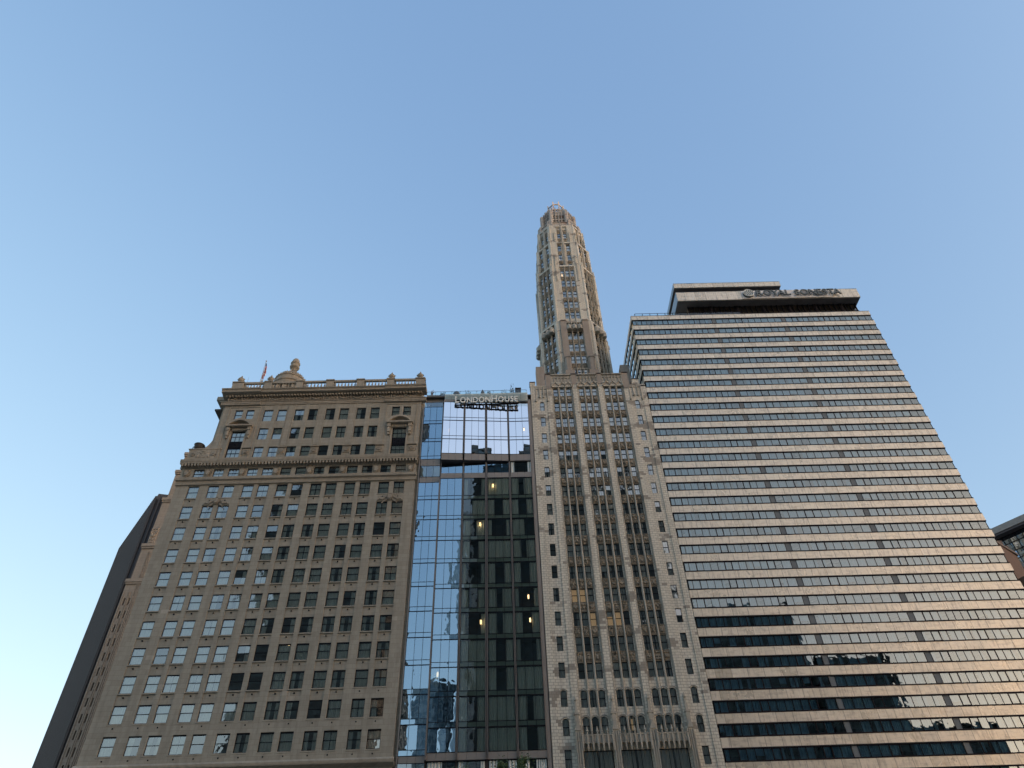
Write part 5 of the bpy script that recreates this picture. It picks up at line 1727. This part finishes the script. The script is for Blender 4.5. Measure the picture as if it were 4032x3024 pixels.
umbrella(-3.42, 91.2, 83.38, 'closed grey umbrella near the middle of the glass hotel roof', True)
umbrella(-7.95, 91.2, 83.38, 'dark rounded umbrella left of the closed one on the glass hotel roof', False)
def plants(x, y, z, h, label, n, sx=.5, group='planters along the roof terrace'):
    t = thing('planter', (x, y, z), label, 'planter', group)
    p = MB(); p.prism([(x - sx * .7, y - .22), (x + sx * .7, y - .22), (x + sx * .7, y + .22), (x - sx * .7, y + .22)], z, z + .5, 1.15); p.build('pot', M['steel'], t)
    l = MB()
    for i in range(n):
        c = Vector((x + random.uniform(-sx, sx), y + random.uniform(-.25, .25), z + .5 + abs(random.gauss(0, h * .4))))
        nn = Vector((random.gauss(0, 1), random.gauss(0, 1), random.gauss(0, 1))).normalized()
        u = nn.orthogonal().normalized() * .09; v = nn.cross(u).normalized() * .05
        l.face([tuple(c - u), tuple(c - v), tuple(c + u), tuple(c + v)])
    l.build('foliage', plain('dusty_foliage', (.09, .11, .07), .8), t)
plants(-10.2, 90.5, 83.38, .9, 'planter at the left corner of the glass screen', 160, .45)
plants(-5.9, 90.5, 83.38, .9, 'low planter between the two umbrellas', 120)
plants(-2.3, 90.5, 83.38, 1.0, 'planter just right of the closed umbrella', 140, .3)
plants(1.75, 90.6, 83.38, 2.2, 'leafy planter left of the dark roof box', 260, .35)
plants(0.3, 90.5, 83.38, 1.0, 'low planter left of the leafy one', 100, .5)
plants(-24.6, 91.0, 85.9, .9, 'small bushy planter peeking over the stone balustrade of the limestone hotel', 150, .6, None)
t = thing('roof_box', (2.75, 91.0, 83.38), 'dark boxy pavilion standing at the right end of the glass hotel roof', 'roof hut')
b = MB(); b.box(2.3, 3.25, 91, 92.2, 84.6, 85.75); b.box(2.25, 3.3, 90.95, 92.25, 85.75, 85.82); b.tube((2.42, 91.1, 85.8), (2.42, 91.1, 86.0), .04); b.build('cabin', plain('dark_cabin', (.03, .03, .03), .6), t)
b = MB(); b.box(2.32, 3.23, 91.02, 92.18, 83.38, 84.6); b.build('base', M['taupe'], t)
# low lanterns hanging in the guest rooms
LP = [(-10.0 + 2.9, 0, 0)]
def lamp(x, z, label, y=90.06):
    t = thing('pendant_lamp', (x, y, z), label, 'lamp', 'glowing lanterns in the rooms')
    a = MB(); a.lathe(x, y, [(.09, z - .28), (.1, z - .25), (.1, z + .22), (.07, z + .28)], 8); a.build('glowing_shade', M['warm'], t)
    b = MB()
    for k in range(4):
        c, s = math.cos(k * math.pi / 2), math.sin(k * math.pi / 2)
        b.box(x + .11 * c - .012, x + .11 * c + .012, y + .11 * s - .012, y + .11 * s + .012, z - .32, z + .3)
    b.tube((x, y, z + .28), (x, y, z + .75), .012); b.lathe(x, y, [(.13, z + .28), (.1, z + .34)], 8); b.build('frame', M['bronze'], t)
LAMPS = [(-8.85, 75.9, 'lantern behind the upper left mirror glass'), (3.4, 75.6, 'lantern behind the upper right mirror glass'),
         (-1.75, 64.7, 'lantern in the top green room, third bay'), (-3.7, 57.9, 'lantern in the second bay two floors under the top one'),
         (-3.55, 42.9, 'lantern in the second bay half way down'), (2.9, 46.3, 'upper lantern of two in the right-hand bay'),
         (3.0, 43.0, 'lower lantern of two in the right-hand bay'), (-8.95, 36.2, 'lantern in the first wide bay behind blue glass')]
for x, z, l in LAMPS: lamp(x, z, l)
lamp(-28.5, 40.9, 'lantern in a dark open window of the limestone hotel', 90.5)
